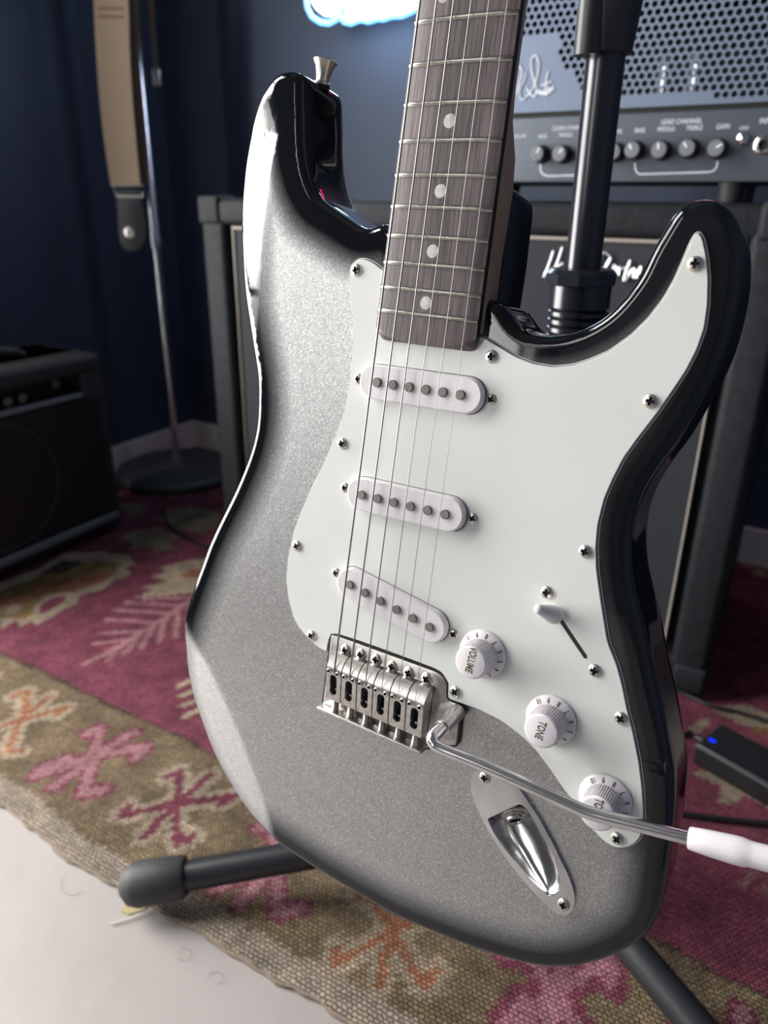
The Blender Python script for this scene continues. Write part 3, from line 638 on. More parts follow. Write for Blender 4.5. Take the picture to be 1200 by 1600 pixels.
# ---- knobs: skirt with numbers, ribbed barrel, cap with lettering
def knob(c, word, word_px, ten_deg):
    s = MB(G); T = TR(c[0], c[1], 0)
    s.lathe([(12.6, 2.6), (12.95, 3.0), (12.85, 4.0), (12.4, 4.55), (9.0, 6.4), (8.1, 6.9)], 64, 0, T, cap=False)
    k = s.build('control_knob', M['plastic'], guitar, ang=60)
    s = MB(G); n = 192; v = []
    for z, r in ((6.6, 9.0), (17.2, 8.3)): v += [((r + (0.38 if j % 4 > 1 else -0.38)) * math.cos(2 * math.pi * j / n), (r + (0.38 if j % 4 > 1 else -0.38)) * math.sin(2 * math.pi * j / n), z) for j in range(n)]
    s.add(v, [(j, (j + 1) % n, n + (j + 1) % n, n + j) for j in range(n)], 0, T); s.build('ribbed_barrel', M['plastic'], k, ang=5)
    s = MB(G); s.lathe([(8.5, 16.6), (8.6, 17.2), (8.35, 17.8), (7.5, 18.1), (0, 18.2)], 48, 0, T); s.build('cap', M['plastic'], k, ang=60)
    s = MB(G)
    a0, a1 = GP(*word_px[0], 18.2), GP(*word_px[1], 18.2); an = math.atan2(a1[1] - a0[1], a1[0] - a0[0]); L_ = math.hypot(a1[0] - a0[0], a1[1] - a0[1])
    m_ = lerp(a0, a1, 0.5)
    text(s, word, 5.4, TR(m_[0], m_[1], 18.25, an), sx=0.66, extrude=0.02, bold=1.6)
    for i, d in enumerate(['10', '9', '8', '7', '6', '5', '4', '3', '2', '1']):
        an = math.radians(ten_deg - i * 27.5); r = 11.0
        Tt = TR(c[0], c[1], 5.42) @ Matrix.Rotation(an, 4, 'Z') @ Matrix.Translation((r, 0, 0)) @ Matrix.Rotation(math.radians(30), 4, 'Y') @ Matrix.Rotation(math.radians(90), 4, 'Z')
        text(s, d, 3.7, Tt, sx=0.7, extrude=0.03, bold=2.0)
    s.build('lettering', M['print'], k, smooth=False)
    return k
knob(GP(753, 1022.5, 4), 'VOLUME', [(740, 1011), (731, 1051)], 138)
knob(GP(860, 1125.5, 4), 'TONE', [(848, 1127), (840, 1155)], 130)
knob(GP(945, 1250, 4), 'TONE', [(937, 1243), (930, 1282)], 130)
# switch tip
s = MB(G); bx_, tx_ = GP(868, 962, 5), GP(839, 950, 19)
b3, t3 = Vector((*bx_, 4.5)), Vector((*tx_, 19.5)); dd = (t3 - b3); L_ = dd.length; Tm = Matrix.Translation(b3) @ dd.to_track_quat('Z', 'Y').to_matrix().to_4x4()
s.lathe([(4.0, 0), (4.5, 0.6), (4.6, 2.2), (4.3, L_ * 0.3), (3.0, L_ * 0.66), (2.4, L_ * 0.85), (2.3, L_ * 0.94), (1.6, L_ * 0.99), (0, L_ * 1.01)], 32, 0, Tm)
s.build('switch_tip', M['plastic'], guitar, ang=60)

# ---- neck
def nhw(y): return (42 + 14.5 * (648 - y) / (648 - 192.6)) / 2 + 0.15
def fbz(x, z0=9.6): return z0 - (241 - math.sqrt(241 ** 2 - x * x))
s = MB(G); secs = []
Ys = [(178.0, -5.5), (178.3, -3.2), (179.2, -1.6), (181.0, -0.4), (184, 0)] + [(y, 0) for y in np.linspace(190, 646, 40)]
v = []
for y, dh in Ys:
    h = nhw(y) + dh; sec = [(-h + 2 * h * k / 14, y, fbz(-h + 2 * h * k / 14)) for k in range(15)]; sec[0] = (sec[0][0] + 0.0, y, sec[0][2] - 0.5); sec[-1] = (sec[-1][0], y, sec[-1][2] - 0.5)
    # end of the board is gently rounded in plan
    bow = 2.8 if y < 185 else 0
    sec = [(x, yy - bow * (1 - (x / h) ** 2) * (1 if y < 182 else 0.3) + (bow if y < 182 else 0.8 if bow else 0), z) for x, yy, z in sec]
    v += sec + [(h, y, 3.6), (-h, y, 3.6)]
m = 17; f = [(i * m + j, i * m + (j + 1) % m, (i + 1) * m + (j + 1) % m, (i + 1) * m + j) for i in range(len(Ys) - 1) for j in range(m)]
f += [tuple(range(m - 1, -1, -1)), tuple((len(Ys) - 1) * m + j for j in range(m))]
s.add(v, f); 
fb_ = s.build('fretboard', [M['rosewood'], M['guard_black']], guitar, ang=40)
for p in fb_.data.polygons:
    if abs(p.normal.x) > 0.9: p.material_index = 1
s = MB(G); v = []; YN = list(np.linspace(187, 640, 34)) + [646, 660]; m = 22
for y in YN:
    t_ = min(1, max(0, (y - 262) / 30)); t_ = t_ * t_ * (3 - 2 * t_); h = nhw(y) - 0.05; dep = (19.6 * (1 - t_) + (15.5 - 2.0 * (y - 290) / 350) * t_); e = 0.16 * (1 - t_) + 0.85 * t_
    for k in range(m):
        a = math.pi * k / (m - 1); c_, s_ = math.cos(a), math.sin(a); v.append((-h * math.copysign(abs(c_) ** e, c_), y, 3.6 - dep * abs(s_) ** e))
f = [(i * m + j, (i + 1) * m + j, (i + 1) * m + (j + 1) % m, i * m + (j + 1) % m) for i in range(len(YN) - 1) for j in range(m)]
f += [tuple(range(m)), tuple((len(YN) - 1) * m + j for j in range(m - 1, -1, -1))]
s.add(v, f); neck = s.build('neck', M['maple'], guitar, ang=40)
for k in range(1, 22):
    y = 648 * 2 ** (-k / 12); s = MB(G); h = nhw(y) - 0.15; v = []
    for q in range(15):
        x = -h + 2 * h * q / 14; z = fbz(x) - 0.1
        if q in (0, 14): v += [(x, y - 1.1, z), (x, y - 0.6, z + 0.1), (x, y, z + 0.2), (x, y + 0.6, z + 0.1), (x, y + 1.1, z)]
        else: v += [(x, y - 1.2, z), (x, y - 0.8, z + 0.85), (x, y, z + 1.15), (x, y + 0.8, z + 0.85), (x, y + 1.2, z)]
    s.add(v, [(i * 5 + j, (i + 1) * 5 + j, (i + 1) * 5 + j + 1, i * 5 + j + 1) for i in range(14) for j in range(4)])
    s.build('fret', M['fret'], fb_, ang=70)
    s = MB(G)
    for sg in (-1, 1): s.box(sg * (h + 0.16) - 0.25, sg * (h + 0.16) + 0.25, y - 0.9, y + 0.9, fbz(h) - 2.0, fbz(h) - 0.1)
    build_each(s, 'fret_slot', M['dark'], fb_, smooth=False)
def mid(k): return (648 * 2 ** (-k / 12) + 648 * 2 ** (-(k - 1) / 12)) / 2
for k, xs in ((3, [0]), (5, [0]), (7, [0]), (9, [0]), (12, [-11.5, 11.5]), (15, [0]), (17, [0]), (19, [0]), (21, [0])):
    for x in xs:
        s = MB(G); s.lathe([(3.15, fbz(x) - 0.5), (3.15, fbz(x) + 0.02), (2.9, fbz(x) + 0.06), (0, fbz(x) + 0.07)], 28, 0, Matrix.Translation((x, mid(k), 0))); s.build('inlay_dot', M['inlay'], fb_, ang=60)
s = MB(G); s.box(-21.5, 21.5, 646, 649.5, 3, 11.2, bev=0.8); s.build('nut', M['bone'], neck)
hd = [(-21, 650), (-23, 664), (-27, 690), (-33, 760), (-36, 800), (-38, 816), (-22, 834), (0, 838), (26, 826), (34, 806), (28, 790), (22, 780), (27, 764), (26, 740), (23, 690), (21, 664), (21, 650)]
s = MB(G); s.prism([tuple(p) for p in smooth_closed(hd, 2.5, 3)], -12.5, 1.5, bev=1.5); head_ = s.build('headstock', M['maple'], guitar)
pegs = []
for k in range(6):
    x, y = -24 - k * 1.1, 684 + k * 24; pegs.append((x + 8, y)); s = MB(G)
    s.lathe([(5, 1.5), (5, 3), (3, 3.4), (2.6, 12), (3.4, 14), (0, 14)], 20, 0, Matrix.Translation((x + 8, y, 0)))
    s.tube([(x - 6, y, -9), (x - 17, y, -9)], [2, 2], 10); s.box(x - 25, x - 15, y - 6, y + 6, -12, -6, bev=2.2); s.build('tuning_peg', M['chrome'], head_)
# ---- strings
gauge = [0.53, 0.43, 0.34, 0.21, 0.17, 0.13]; SX = [(k - 2.5) * 10.6 + 0.7 for k in range(6)]; NX = [(k - 2.5) * 7.1 - 0.4 for k in range(6)]
for k in range(6):
    s = MB(G); s.tube([(SX[k], -17, 6), (SX[k], -9.6, 12.6), (SX[k], -7.0, 13.5), (NX[k], 648, 11.8), (pegs[5 - k][0], pegs[5 - k][1], 6)] if False else [(SX[k], -16.5, 6.5), (SX[k], -9.2, 12.7), (SX[k], -6.5, 13.4), (NX[k], 648, 11.9), (pegs[k][0] + 2.8, pegs[k][1], 8)], gauge[k], 8)
    s.build('string', M['string'], guitar)

# ---- vibrato bridge
s = MB(G); bp = [(-37.5, 7.2), (-34, 8.0), (32, 8.6), (36, 7.6), (39, 4.5), (39.8, -3), (42, -5), (47, -4.6), (49, -8), (50, -28), (46, -30), (36, -31.5), (34, -37), (-38, -37)]
s.prism([tuple(p) for p in resample(bp, 2.0)], 0.6, 2.7, bev=0.6); br = s.build('bridge_plate', M['bridge_steel'], guitar, ang=30)
s = MB(G); s.box(-38, 33, -38.6, -36.4, 0.8, 9.4, bev=0.8); s.build('rear_wall', M['bridge_steel'], br)
s = MB(G); bo = offset(ccw([tuple(p) for p in resample(bp, 2.0)]), -1.0); s.prism(bo, 0.2, 2.32); s.build('route_gap', M['dark'], br, smooth=False)
for k, (x, y) in enumerate([(538,1017),(562,1024),(586,1032),(611,1043),(637,1053),(665,1062)]):
    screw('mounting_screw', br, *GP(x, y, 4.5), 2.6, k, None, 1.12)
def saddle(cx, name='saddle'):
    s = MB(G); hw = 5.05
    def zp(y): return float(np.interp(-y, [0, 1.0, 5.5, 8.5, 27.5, 28.2], [6.5, 9.3, 12.3, 12.7, 10.3, 9.6]))
    yc, cl, cr = -17.5, 4.2, 2.35        # slot centre, half straight length, radius
    n = 32; inner = []
    for j in range(n):
        a = 2 * math.pi * (j + 0.5) / n; c_, s_ = math.cos(a), math.sin(a); inner.append((cr * c_, yc + cr * s_ + (cl if s_ > 0 else -cl)))
    ya, yb = -28.2, -9.5; outer = []
    for (x, y) in inner:
        dx, dy = x, y - yc; t_ = min(hw / max(abs(dx), 1e-6), ((yb - yc) if dy > 0 else (yc - ya)) / max(abs(dy), 1e-6)); outer.append((dx * t_, yc + dy * t_))
    # snap the nearest samples to the rectangle corners
    for cxx, cyy in ((hw, yb), (-hw, yb), (-hw, ya), (hw, ya)):
        i = min(range(n), key=lambda q: (outer[q][0] - cxx) ** 2 + (outer[q][1] - cyy) ** 2); outer[i] = (cxx, cyy)
    v = [(x, y, zp(y)) for x, y in outer] + [(x, y, zp(y)) for x, y in inner] + [(x, y, 5.0) for x, y in inner]
    f = [(j, (j + 1) % n, n + (j + 1) % n, n + j) for j in range(n)] + [(n + j, n + (j + 1) % n, 2 * n + (j + 1) % n, 2 * n + j) for j in range(n)]
    T = Matrix.Translation((cx, 0, 0)); s.add(v, f, 0, T); s.add([(x, y, 5.0) for x, y in inner], [tuple(range(n))], 1, T)
    prof = [(0.2, 6.5), (-1.0, 9.3), (-5.5, 12.3), (-8.5, 12.7), (-9.5, 12.57)]
    v = [(x, y, z) for y, z in prof for x in (-hw, hw)]; s.add(v, [(2 * i, 2 * i + 1, 2 * i + 3, 2 * i + 2) for i in range(4)], 0, T)
    side = [(0.2, 3.6), (0.2, 6.5), (-1.0, 9.3), (-5.5, 12.3), (-8.5, 12.7), (-27.5, 10.3), (-28.2, 9.6), (-28.2, 3.6)]
    for x in (-hw, hw):
        s.add([(x, y, z) for y, z in side], [tuple(range(8)) if x < 0 else tuple(range(7, -1, -1))], 0, T)
    s.add([(x, y, z) for x in (-hw, hw) for y, z in ((0.2, 3.6), (0.2, 6.5))], [(0, 1, 3, 2)], 0, T)
    s.add([(x, y, z) for x in (-hw, hw) for y, z in ((-28.2, 3.6), (-28.2, 9.6))], [(0, 2, 3, 1)], 0, T)
    sd = s.build(name, [M['bridge_steel'], M['dark']], br, ang=30)
    for x in (-3.1, 3.1):
        q = MB(G); q.lathe([(1.55, 12.2), (1.55, 13.3), (1.25, 13.55), (0.85, 13.45), (0.8, 12.7), (0, 12.7)], 20, 0, Matrix.Translation((cx + x, -9.2, 0)), mis=[0, 0, 0, 1, 1, 1]); q.build('height_screw', [M['bridge_steel'], M['dark']], br, ang=50)
    q = MB(G); prof = [(0.1, 0), (2.3, 0), (2.3, 1.0)]
    z = 1.0
    while z < 8.2: prof += [(1.55, z), (2.15, z + 0.35), (1.55, z + 0.7)]; z += 0.8
    q.lathe(prof, 18, 0, Matrix.Translation((cx, -36.6, 6.4)) @ Matrix.Rotation(-math.pi / 2, 4, 'X')); q.build('intonation_spring', M['nickel'], br, ang=60)
    q = MB(G); q.lathe([(1.7, 0), (1.7, 1.0), (0, 1.3)], 16, 0, Matrix.Translation((cx, -22, 6.6)) @ Matrix.Rotation(-math.pi / 2, 4, 'X')); q.build('ball_end', M['nickel'], br)
for k in range(6): saddle((k - 2.5) * 10.75 + 0.2)
# vibrato arm
s = MB(G); s.tube([(48.2, -8.4, 2.5), (47.6, -10, 11), (46.9, -11.6, 18)], [4.1, 4.1, 4.1], 24); s.build('arm_socket', M['bridge_steel'], br)
ap = spline([(46.9, -11.6, 17), (46.3, -13, 22), (46.0, -14.5, 26.2), (48.0, -16.3, 28.2), (53.5, -17.2, 28.3), (77, -16.9, 28), (110, -17.5, 28), (126, -17.9, 28), (137, -16.4, 28), (150.5, -13.7, 28), (171.2, -9.7, 28)], 8)
s = MB(G); s.tube([tuple(p) for p in ap], [3.4 if i < 22 else 3.1 for i in range(len(ap))], 24); arm = s.build('vibrato_arm', M['chrome'], guitar, ang=60)
a, b = Vector((170.2, -9.9, 28)), Vector((214, -2.2, 28)); dd = b - a; Tm = Matrix.Translation(a) @ dd.to_track_quat('Z', 'Y').to_matrix().to_4x4()
s = MB(G); s.lathe([(2.8, 0.3), (4.3, 0), (4.7, 0.8), (5.3, 8), (5.75, 17), (5.8, 20.5), (5.3, 23), (5.1, 25.5), (5.2, 29), (4.9, 35), (4.2, 42), (3.0, 45.5), (0, 46.5)], 40, 0, Tm); s.build('arm_tip', M['plastic'], arm, ang=60)

# ---- jack plate with its scooped cup
jp_px = [(736,1222),(738,1213),(742,1207),(748,1203),(756,1201),(772,1203),(790,1211),(806,1225),(818,1241),(830,1259),(843,1279),(855,1301),(867,1323),(877,1345),(886,1362),(892,1377),(896,1389),(898,1400),(898,1412),(895,1422),(889,1428),(882,1430),(873,1428),(865,1424),(855,1415),(845,1405),(830,1389),(815,1372),(790,1340),(777,1320),(765,1300),(755,1282),(747,1265),(741,1250),(736,1235)]
JP = np.array(ccw(smooth_closed([GP(x, y, 1.5) for x, y in jp_px], 1.0, 2.0)))
s = MB(G); pts = np.vstack([JP, CUP]); n1, n2_ = len(JP), len(CUP)
tv, te, tf, *_ = delaunay_2d_cdt([Vector(p) for p in pts], [(j, (j + 1) % n1) for j in range(n1)] + [(n1 + j, n1 + (j + 1) % n2_) for j in range(n2_)], [], 1, 1e-5)
TV = np.array([tuple(p) for p in tv]); tf = [list(f) for f in tf]; ce = np.array([TV[f].mean(0) for f in tf]); keep = ~inside(ce, CUP)
dj = sdist(TV, JP); s.add([(x, y, 2.2 if d > 0.01 else 1.9) for (x, y), d in zip(TV, dj)], [f for f, k in zip(tf, keep) if k])
nj = len(JP); s.add([(x, y, 1.9) for x, y in JP] + [(x, y, 0.0) for x, y in JP], [(j, (j + 1) % nj, nj + (j + 1) % nj, nj + j) for j in range(nj)])
# the cup: rings shrinking towards the bottom, deepest by the socket
JA, JB = np.array(GP(786, 1268, 2)), np.array(GP(869, 1396, 2)); ax_ = (JB - JA) / np.linalg.norm(JB - JA); LJ = np.linalg.norm(JB - JA)
rings_ = []; ctr = CUP.mean(0)
for k, (sh, dz) in enumerate([(1.0, 0), (0.985, 0.35), (0.965, 0.95), (0.93, 1.0)][:1] + [(0.98, 0.12), (0.955, 0.45), (0.92, 0.72), (0.84, 0.87), (0.7, 0.95), (0.45, 1.0), (0.15, 1.02)]):
    q = ctr + (CUP - ctr) * sh; t_ = np.clip(((q - JA) @ ax_) / LJ, 0, 1); dep = 17.0 * (1 - t_) ** 0.8 + 1.5
    rings_.append(np.c_[q, 2.2 - dz * dep])
v = np.vstack(rings_); n = len(CUP); s.add(v.tolist(), [(i * n + j, i * n + (j + 1) % n, (i + 1) * n + (j + 1) % n, (i + 1) * n + j) for i in range(len(rings_) - 1) for j in range(n)] + [tuple((len(rings_) - 1) * n + j for j in range(n))])
jack = s.build('jack_plate', M['chrome'], guitar, ang=45)
for k, (x, y) in enumerate([(757, 1216), (880, 1415)]): screw('screw', jack, *GP(x, y, 3), 2.0, k + 1)
# socket nut on the steep wall
jc = GP(804, 1279, -4); dirv = Vector((ax_[0], ax_[1], 0.85)).normalized(); Tm = Matrix.Translation((jc[0], jc[1], -4.5)) @ dirv.to_track_quat('Z', 'Y').to_matrix().to_4x4() @ Matrix.Translation((0, 0, -2.2))
s = MB(G); s.lathe([(7.0, -1), (7.2, 0.2), (6.2, 0.7)], 32, 0, Tm, cap=False); s.lathe([(6.6, 0.3), (6.6, 2.0), (5.2, 2.4)], 6, 0, Tm, cap=False)
s.lathe([(5.2, 2.2), (5.2, 3.6), (4.7, 4.0), (3.5, 3.9), (3.2, 3.2), (3.1, 1.0), (0, 1.0)], 28, 0, Tm, mis=[0, 0, 0, 0, 1, 1, 1]); s.build('jack_socket', [M['nickel'], M['dark']], jack, ang=40)

# ---- strap buttons
def button(x, y, z, d, sc_=1.0):
    Tm = Matrix.Translation((x, y, z)) @ Vector(d).to_track_quat('Z', 'Y').to_matrix().to_4x4() @ Matrix.Scale(sc_, 4)
    s = MB(G); s.lathe([(4.6, -1.5), (4.6, 1.0), (4.0, 1.6)], 28, 0, Tm); b = s.build('strap_button', [M['felt']], guitar)
    s = MB(G); s.lathe([(4.6, 1.3), (4.8, 2.2), (3.7, 3.0), (3.9, 5.5), (5.2, 10.4), (6.6, 12.6), (6.9, 13.3), (6.4, 13.7), (2.6, 13.2), (2.4, 12.2), (0, 12.2)], 36, 0, Tm); s.build('button_flange', M['nickel'], b, ang=40)
button(-101.5, 309.5, -23, (0.10, 1, 0.0))
button(-2.3, -155.0, -22, (0, -1, 0), 0.9)

# ================================================================== GUITAR STAND
DP = 0.57; r = ray(817, 1270); HX, HY = (r / r[1] * DP)[:2]; HZ = H + (r / r[1] * DP)[2] - 0.014
def zpole(x, y, d=DP): r = ray(x, y); return H + r[2] / r[1] * d
stand = thing('guitar_stand', 'black tubular tripod guitar stand behind the guitar with long rubber-footed legs', 'guitar stand', Matrix.Translation((HX, HY, 0.0055)))
F1 = floor_at(222, 1418) - np.array([HX, HY]); LR = np.hypot(*F1); A0 = math.atan2(F1[1], F1[0])
for k in range(3):
    a = A0 + k * 2 * math.pi / 3 - (0.11 if k == 1 else 0); d = np.array([math.cos(a), math.sin(a)]); s = MB()
    R_ = LR - 0.012
    top, bot = Vector((*(d * 0.03), HZ)), Vector((*(d * R_), 0.028))
    s.tube([top, bot], 0.0145, 24); leg = s.build('leg', M['tube'], stand)
    s = MB(); dd = (bot - top).normalized(); q = bot - dd * 0.035
    s.tube([q, q + dd * 0.004, bot + dd * 0.012, bot + dd * 0.022, bot + dd * 0.029], [0.0175, 0.020, 0.0215, 0.018, 0.009], 28); s.build('rubber_foot', M['rubber'], leg)
s = MB(); s.lathe([(0.02, HZ - 0.03), (0.033, HZ - 0.025), (0.035, HZ + 0.02), (0.026, HZ + 0.035)], 28); s.build('hub', M['tube'], stand)
zc0, zc1 = zpole(895, 457), zpole(895, 432)
s = MB(); prof = [(0.0225, HZ + 0.02)]; z = HZ + 0.03
while z < zc0 - 0.014: prof += [(0.0225, z), (0.0203, z + 0.0015), (0.0225, z + 0.003)]; z += 0.0058
prof += [(0.0225, zc0 - 0.009), (0.0225, zc0)]; s.lathe(prof, 36); s.build('ribbed_sleeve', M['pole_gloss'], stand, ang=50)
s = MB(); s.lathe([(0.0235, zc0), (0.0255, zc0 + 0.001), (0.0260, zc1 - 0.003), (0.0225, zc1), (0.0125, zc1 + 0.0005)], 10); s.build('locking_collar', M['pole_gloss'], stand, ang=30)
zg = zpole(945, 103); ZT = 1.04
s = MB(); s.lathe([(0.0128, HZ + 0.02), (0.0128, zg + 0.05)], 36); s.build('pole', M['pole_gloss'], stand)
s = MB(); s.lathe([(0.0135, zg), (0.0165, zg + 0.001), (0.0195, zg + 0.03), (0.0195, zg + 0.16), (0.013, zg + 0.17)], 28); 
s.tube([(-0.014, -0.008, zg - 0.001), (-0.015, -0.009, zg + 0.12)], 0.0095, 16); s.build('clutch_grip', M['tube'], stand, ang=40)
s = MB(); s.lathe([(0.009, zg + 0.16), (0.009, ZT - 0.02)], 24); s.build('inner_pole', M['pole_gloss'], stand)
nk = GM @ Vector((0, 0.655, -0.004)); nl = nk - Vector((HX, HY, 0))
s = MB(); s.tube([(0, 0, ZT - 0.06), (0, 0, ZT - 0.02), tuple(nl * 0.5 + Vector((0, 0, ZT * 0.5 - 0.03))), tuple(nl + Vector((0.02, 0.045, -0.02)))], 0.008, 16); s.build('yoke_arm', M['tube'], stand)
for sg in (-1, 1):
    p0 = GM @ Vector((0.0, 0.652, -0.040)); p1 = GM @ Vector((sg * 0.036, 0.652, -0.034)); p2 = GM @ Vector((sg * 0.037, 0.652, 0.018)); off = Vector((HX, HY, 0))
    s = MB(); s.tube([p0 - off, p1 - off, p2 - off], 0.006, 14); s.build('yoke_fork', M['rubber'], stand)

# ================================================================== SPEAKER CABINET
C0 = floor_at(1092, 1103); CF = Frame(C0, PHI); CH = 0.650
CW = -CF.px(318, 420)[0]; CD = 0.36
cab = thing('speaker_cabinet', 'large black speaker cabinet under the amplifier head with pale piping and silver script badge', 'speaker cabinet', CF.mat(0.0055))
fw, z0 = 0.048, 0.012; tb = CF.px(900, 376)[1]
s = MB(); s.box(-CW, 0, 0.022, CD, z0, CH, bev=0.012); s.build('shell', M['tolex'], cab, ang=40)
s = MB(); s.box(-CW, -CW + fw, 0, 0.04, z0, CH, bev=0.010); s.box(-fw, 0, 0, 0.04, z0, CH, bev=0.010); s.box(-CW + 0.002, -0.002, 0.001, 0.04, tb, CH - 0.001, bev=0.010); s.box(-CW + 0.002, -0.002, 0.001, 0.04, z0, z0 + fw, bev=0.010)
build_each(s, 'front_frame', M['tolex'], cab, ang=40)
gx0, gx1, gz0, gz1 = -CW + fw + 0.013, -fw - 0.013, z0 + fw + 0.012, tb - 0.004
s = MB(); s.box(gx0, gx1, 0.010, 0.03, gz0, gz1); gr = s.build('grille_cloth', M['cloth'], cab, smooth=False)
s = MB(); s.tube([(gx0, 0.009, gz0), (gx1, 0.009, gz0), (gx1, 0.009, gz1 - 0.0), (gx0, 0.009, gz1)], 0.0030, 8, closed=True); s.build('piping', M['piping'], cab)
s = MB()
for x in (-CW + 0.02, -0.02):
    s.box(x - 0.022, x + 0.022, -0.003, 0.045, CH - 0.04, CH + 0.003, bev=0.006)
for x in (-CW + 0.02, -0.02): s.box(x - 0.022, x + 0.022, -0.003, 0.045, z0 - 0.002, z0 + 0.04, bev=0.006)
build_each(s, 'corner_protector', M['tolex'], cab, ang=40)
for x in (-CW + 0.05, -0.05):
    for y in (0.05, CD - 0.05):
        s = MB(); s.lathe([(0.018, 0), (0.02, 0.004), (0.018, 0.016)], 20, 0, Matrix.Translation((x, y, 0))); s.build('rubber_foot', M['rubber'], cab)
def script(fr, y0, lines, w_, name, m, parent, z=0.004, n=6):
    s = MB()
    for L_ in lines:
        P = spline([fr.px(*p, y0=y0) for p in L_], n) if len(L_) > 2 else [fr.px(*p, y0=y0) for p in L_]
        s.tube([(p[0], y0, p[1]) for p in P], w_, 8)
    return s.build(name, m, parent)
HB = [[(864,399),(858,418),(849,440)], [(878,393),(872,412),(866,428)], [(850,434),(862,428),(874,421),(879,418)],
      [(877,425),(873,430),(877,432),(881,424),(882,430),(886,424)], [(888,431),(891,423),(894,425),(897,422),(898,428)], [(901,430),(909,402),(911,398),(906,420),(908,428)], [(912,424),(917,420),(915,428),(921,424)], [(922,420),(922,428),(928,420),(924,440),(918,446),(926,436)],
      [(940,403),(934,415),(930,429)], [(936,406),(944,402),(952,408),(952,414),(946,424),(937,428)], [(954,410),(947,420),(942,440),(950,434)], [(954,434),(961,424),(958,422),(955,434),(962,436)], [(964,424),(962,436),(968,424),(966,437)], [(984,414),(977,432),(974,446),(981,440)], [(970,428),(984,422)], [(986,428),(981,438),(987,436),(990,426),(984,434)], [(992,428),(989,442),(996,430),(994,442)], [(998,436),(1001,424),(996,430)]]
script(CF, 0.006, HB, 0.0011, 'script_badge', M['badge'], cab)

# ================================================================== AMPLIFIER HEAD on the cabinet
HF = Frame(C0, PHI, 0.012); hx1 = HF.px(1226, 230)[0]; hz0 = HF.px(1000, 284)[1]; hz1 = hz0 + 0.215; HW = 0.425; HD = 0.22
hx0 = hx1 - HW
head = thing('amplifier_head', 'gunmetal valve amplifier head with perforated grille and knobs on top of the large cabinet', 'amplifier', HF.mat(0))
y0 = 0.012
zsplit = HF.px(1000, 172)[1]
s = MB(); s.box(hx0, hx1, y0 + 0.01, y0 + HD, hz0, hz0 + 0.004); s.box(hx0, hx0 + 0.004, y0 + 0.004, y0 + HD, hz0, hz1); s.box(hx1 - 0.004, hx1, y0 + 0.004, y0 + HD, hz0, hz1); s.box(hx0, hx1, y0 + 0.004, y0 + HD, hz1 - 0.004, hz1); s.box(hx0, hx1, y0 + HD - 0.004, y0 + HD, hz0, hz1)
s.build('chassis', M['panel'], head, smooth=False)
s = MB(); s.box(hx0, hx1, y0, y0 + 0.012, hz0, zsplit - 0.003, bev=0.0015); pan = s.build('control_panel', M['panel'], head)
s = MB(); s.box(hx0, hx1, y0 + 0.006, y0 + 0.02, zsplit - 0.004, zsplit + 0.004); s.build('shadow_gap', M['dark'], head, smooth=False)
# perforated grille: one ring of metal round every hole
s = MB(); gz0_, gz1_ = zsplit + 0.003, hz1 - 0.002; pitch = 0.0088; hr = 0.0033; yg = y0 + 0.002
poly_nohole = np.array([HF.px(*p, y0=yg) for p in [(700, -60), (800, 55), (868, 56), (880, 95), (905, 140), (912, 158), (1300, 140), (1300, 400), (600, 400), (600, -60)]])
row = 0; z = gz0_ + 0.001; cells = []
while z < gz1_:
    x = hx0 + (pitch / 2 if row % 2 else 0)
    while x < hx1: cells.append((x, z)); x += pitch
    z += pitch * 0.866; row += 1
cells = np.array(cells); solid = inside(cells, poly_nohole) | (cells[:, 0] < hx0 + 0.012) | (cells[:, 0] > hx1 - 0.010) | (cells[:, 1] > gz1_ - 0.010)
Rh = pitch / math.sqrt(3)
for (x, z), so in zip(cells, solid):
    o = []
    for k in range(12):
        a = math.radians(30 * k)
        rr = Rh if k % 2 else pitch / 2
        o.append((min(max(x + rr * math.cos(a), hx0), hx1), yg, max(z + rr * math.sin(a), gz0_)))
    if so: s.add(o, [tuple(range(12))])
    else:
        i_ = [(x + hr * math.cos(math.radians(30 * k)), yg, z + hr * math.sin(math.radians(30 * k))) for k in range(12)]
        b_ = [(p[0], yg + 0.0016, p[2]) for p in i_]
        s.add(o + i_ + b_, [(k, (k + 1) % 12, 12 + (k + 1) % 12, 12 + k) for k in range(12)] + [(12 + k, 12 + (k + 1) % 12, 24 + (k + 1) % 12, 24 + k) for k in range(12)])
s.build('perforated_grille', M['grille_steel_flare'], head, smooth=False)['kind'] = 'stuff'
for px_, py_ in ((868, 60), (1036, 134), (1090, 95)):
    s = MB(); x, z = HF.px(px_, py_, y0=0.06); x = min(max(x, hx0 + 0.04), hx1 - 0.03)
    s.lathe([(0.010, 0), (0.010, 0.045), (0.008, 0.054), (0, 0.056)], 20, 0, Matrix.Translation((x, 0.065, zsplit + 0.008)))
    tb_ = s.build('valve', M['knobgrey'], head); q = MB(); q.lathe([(0.0015, 0.012), (0.0015, 0.04)], 8, 0, Matrix.Translation((x, 0.052, zsplit + 0.008))); q.build('filament', M['filament'], tb_)
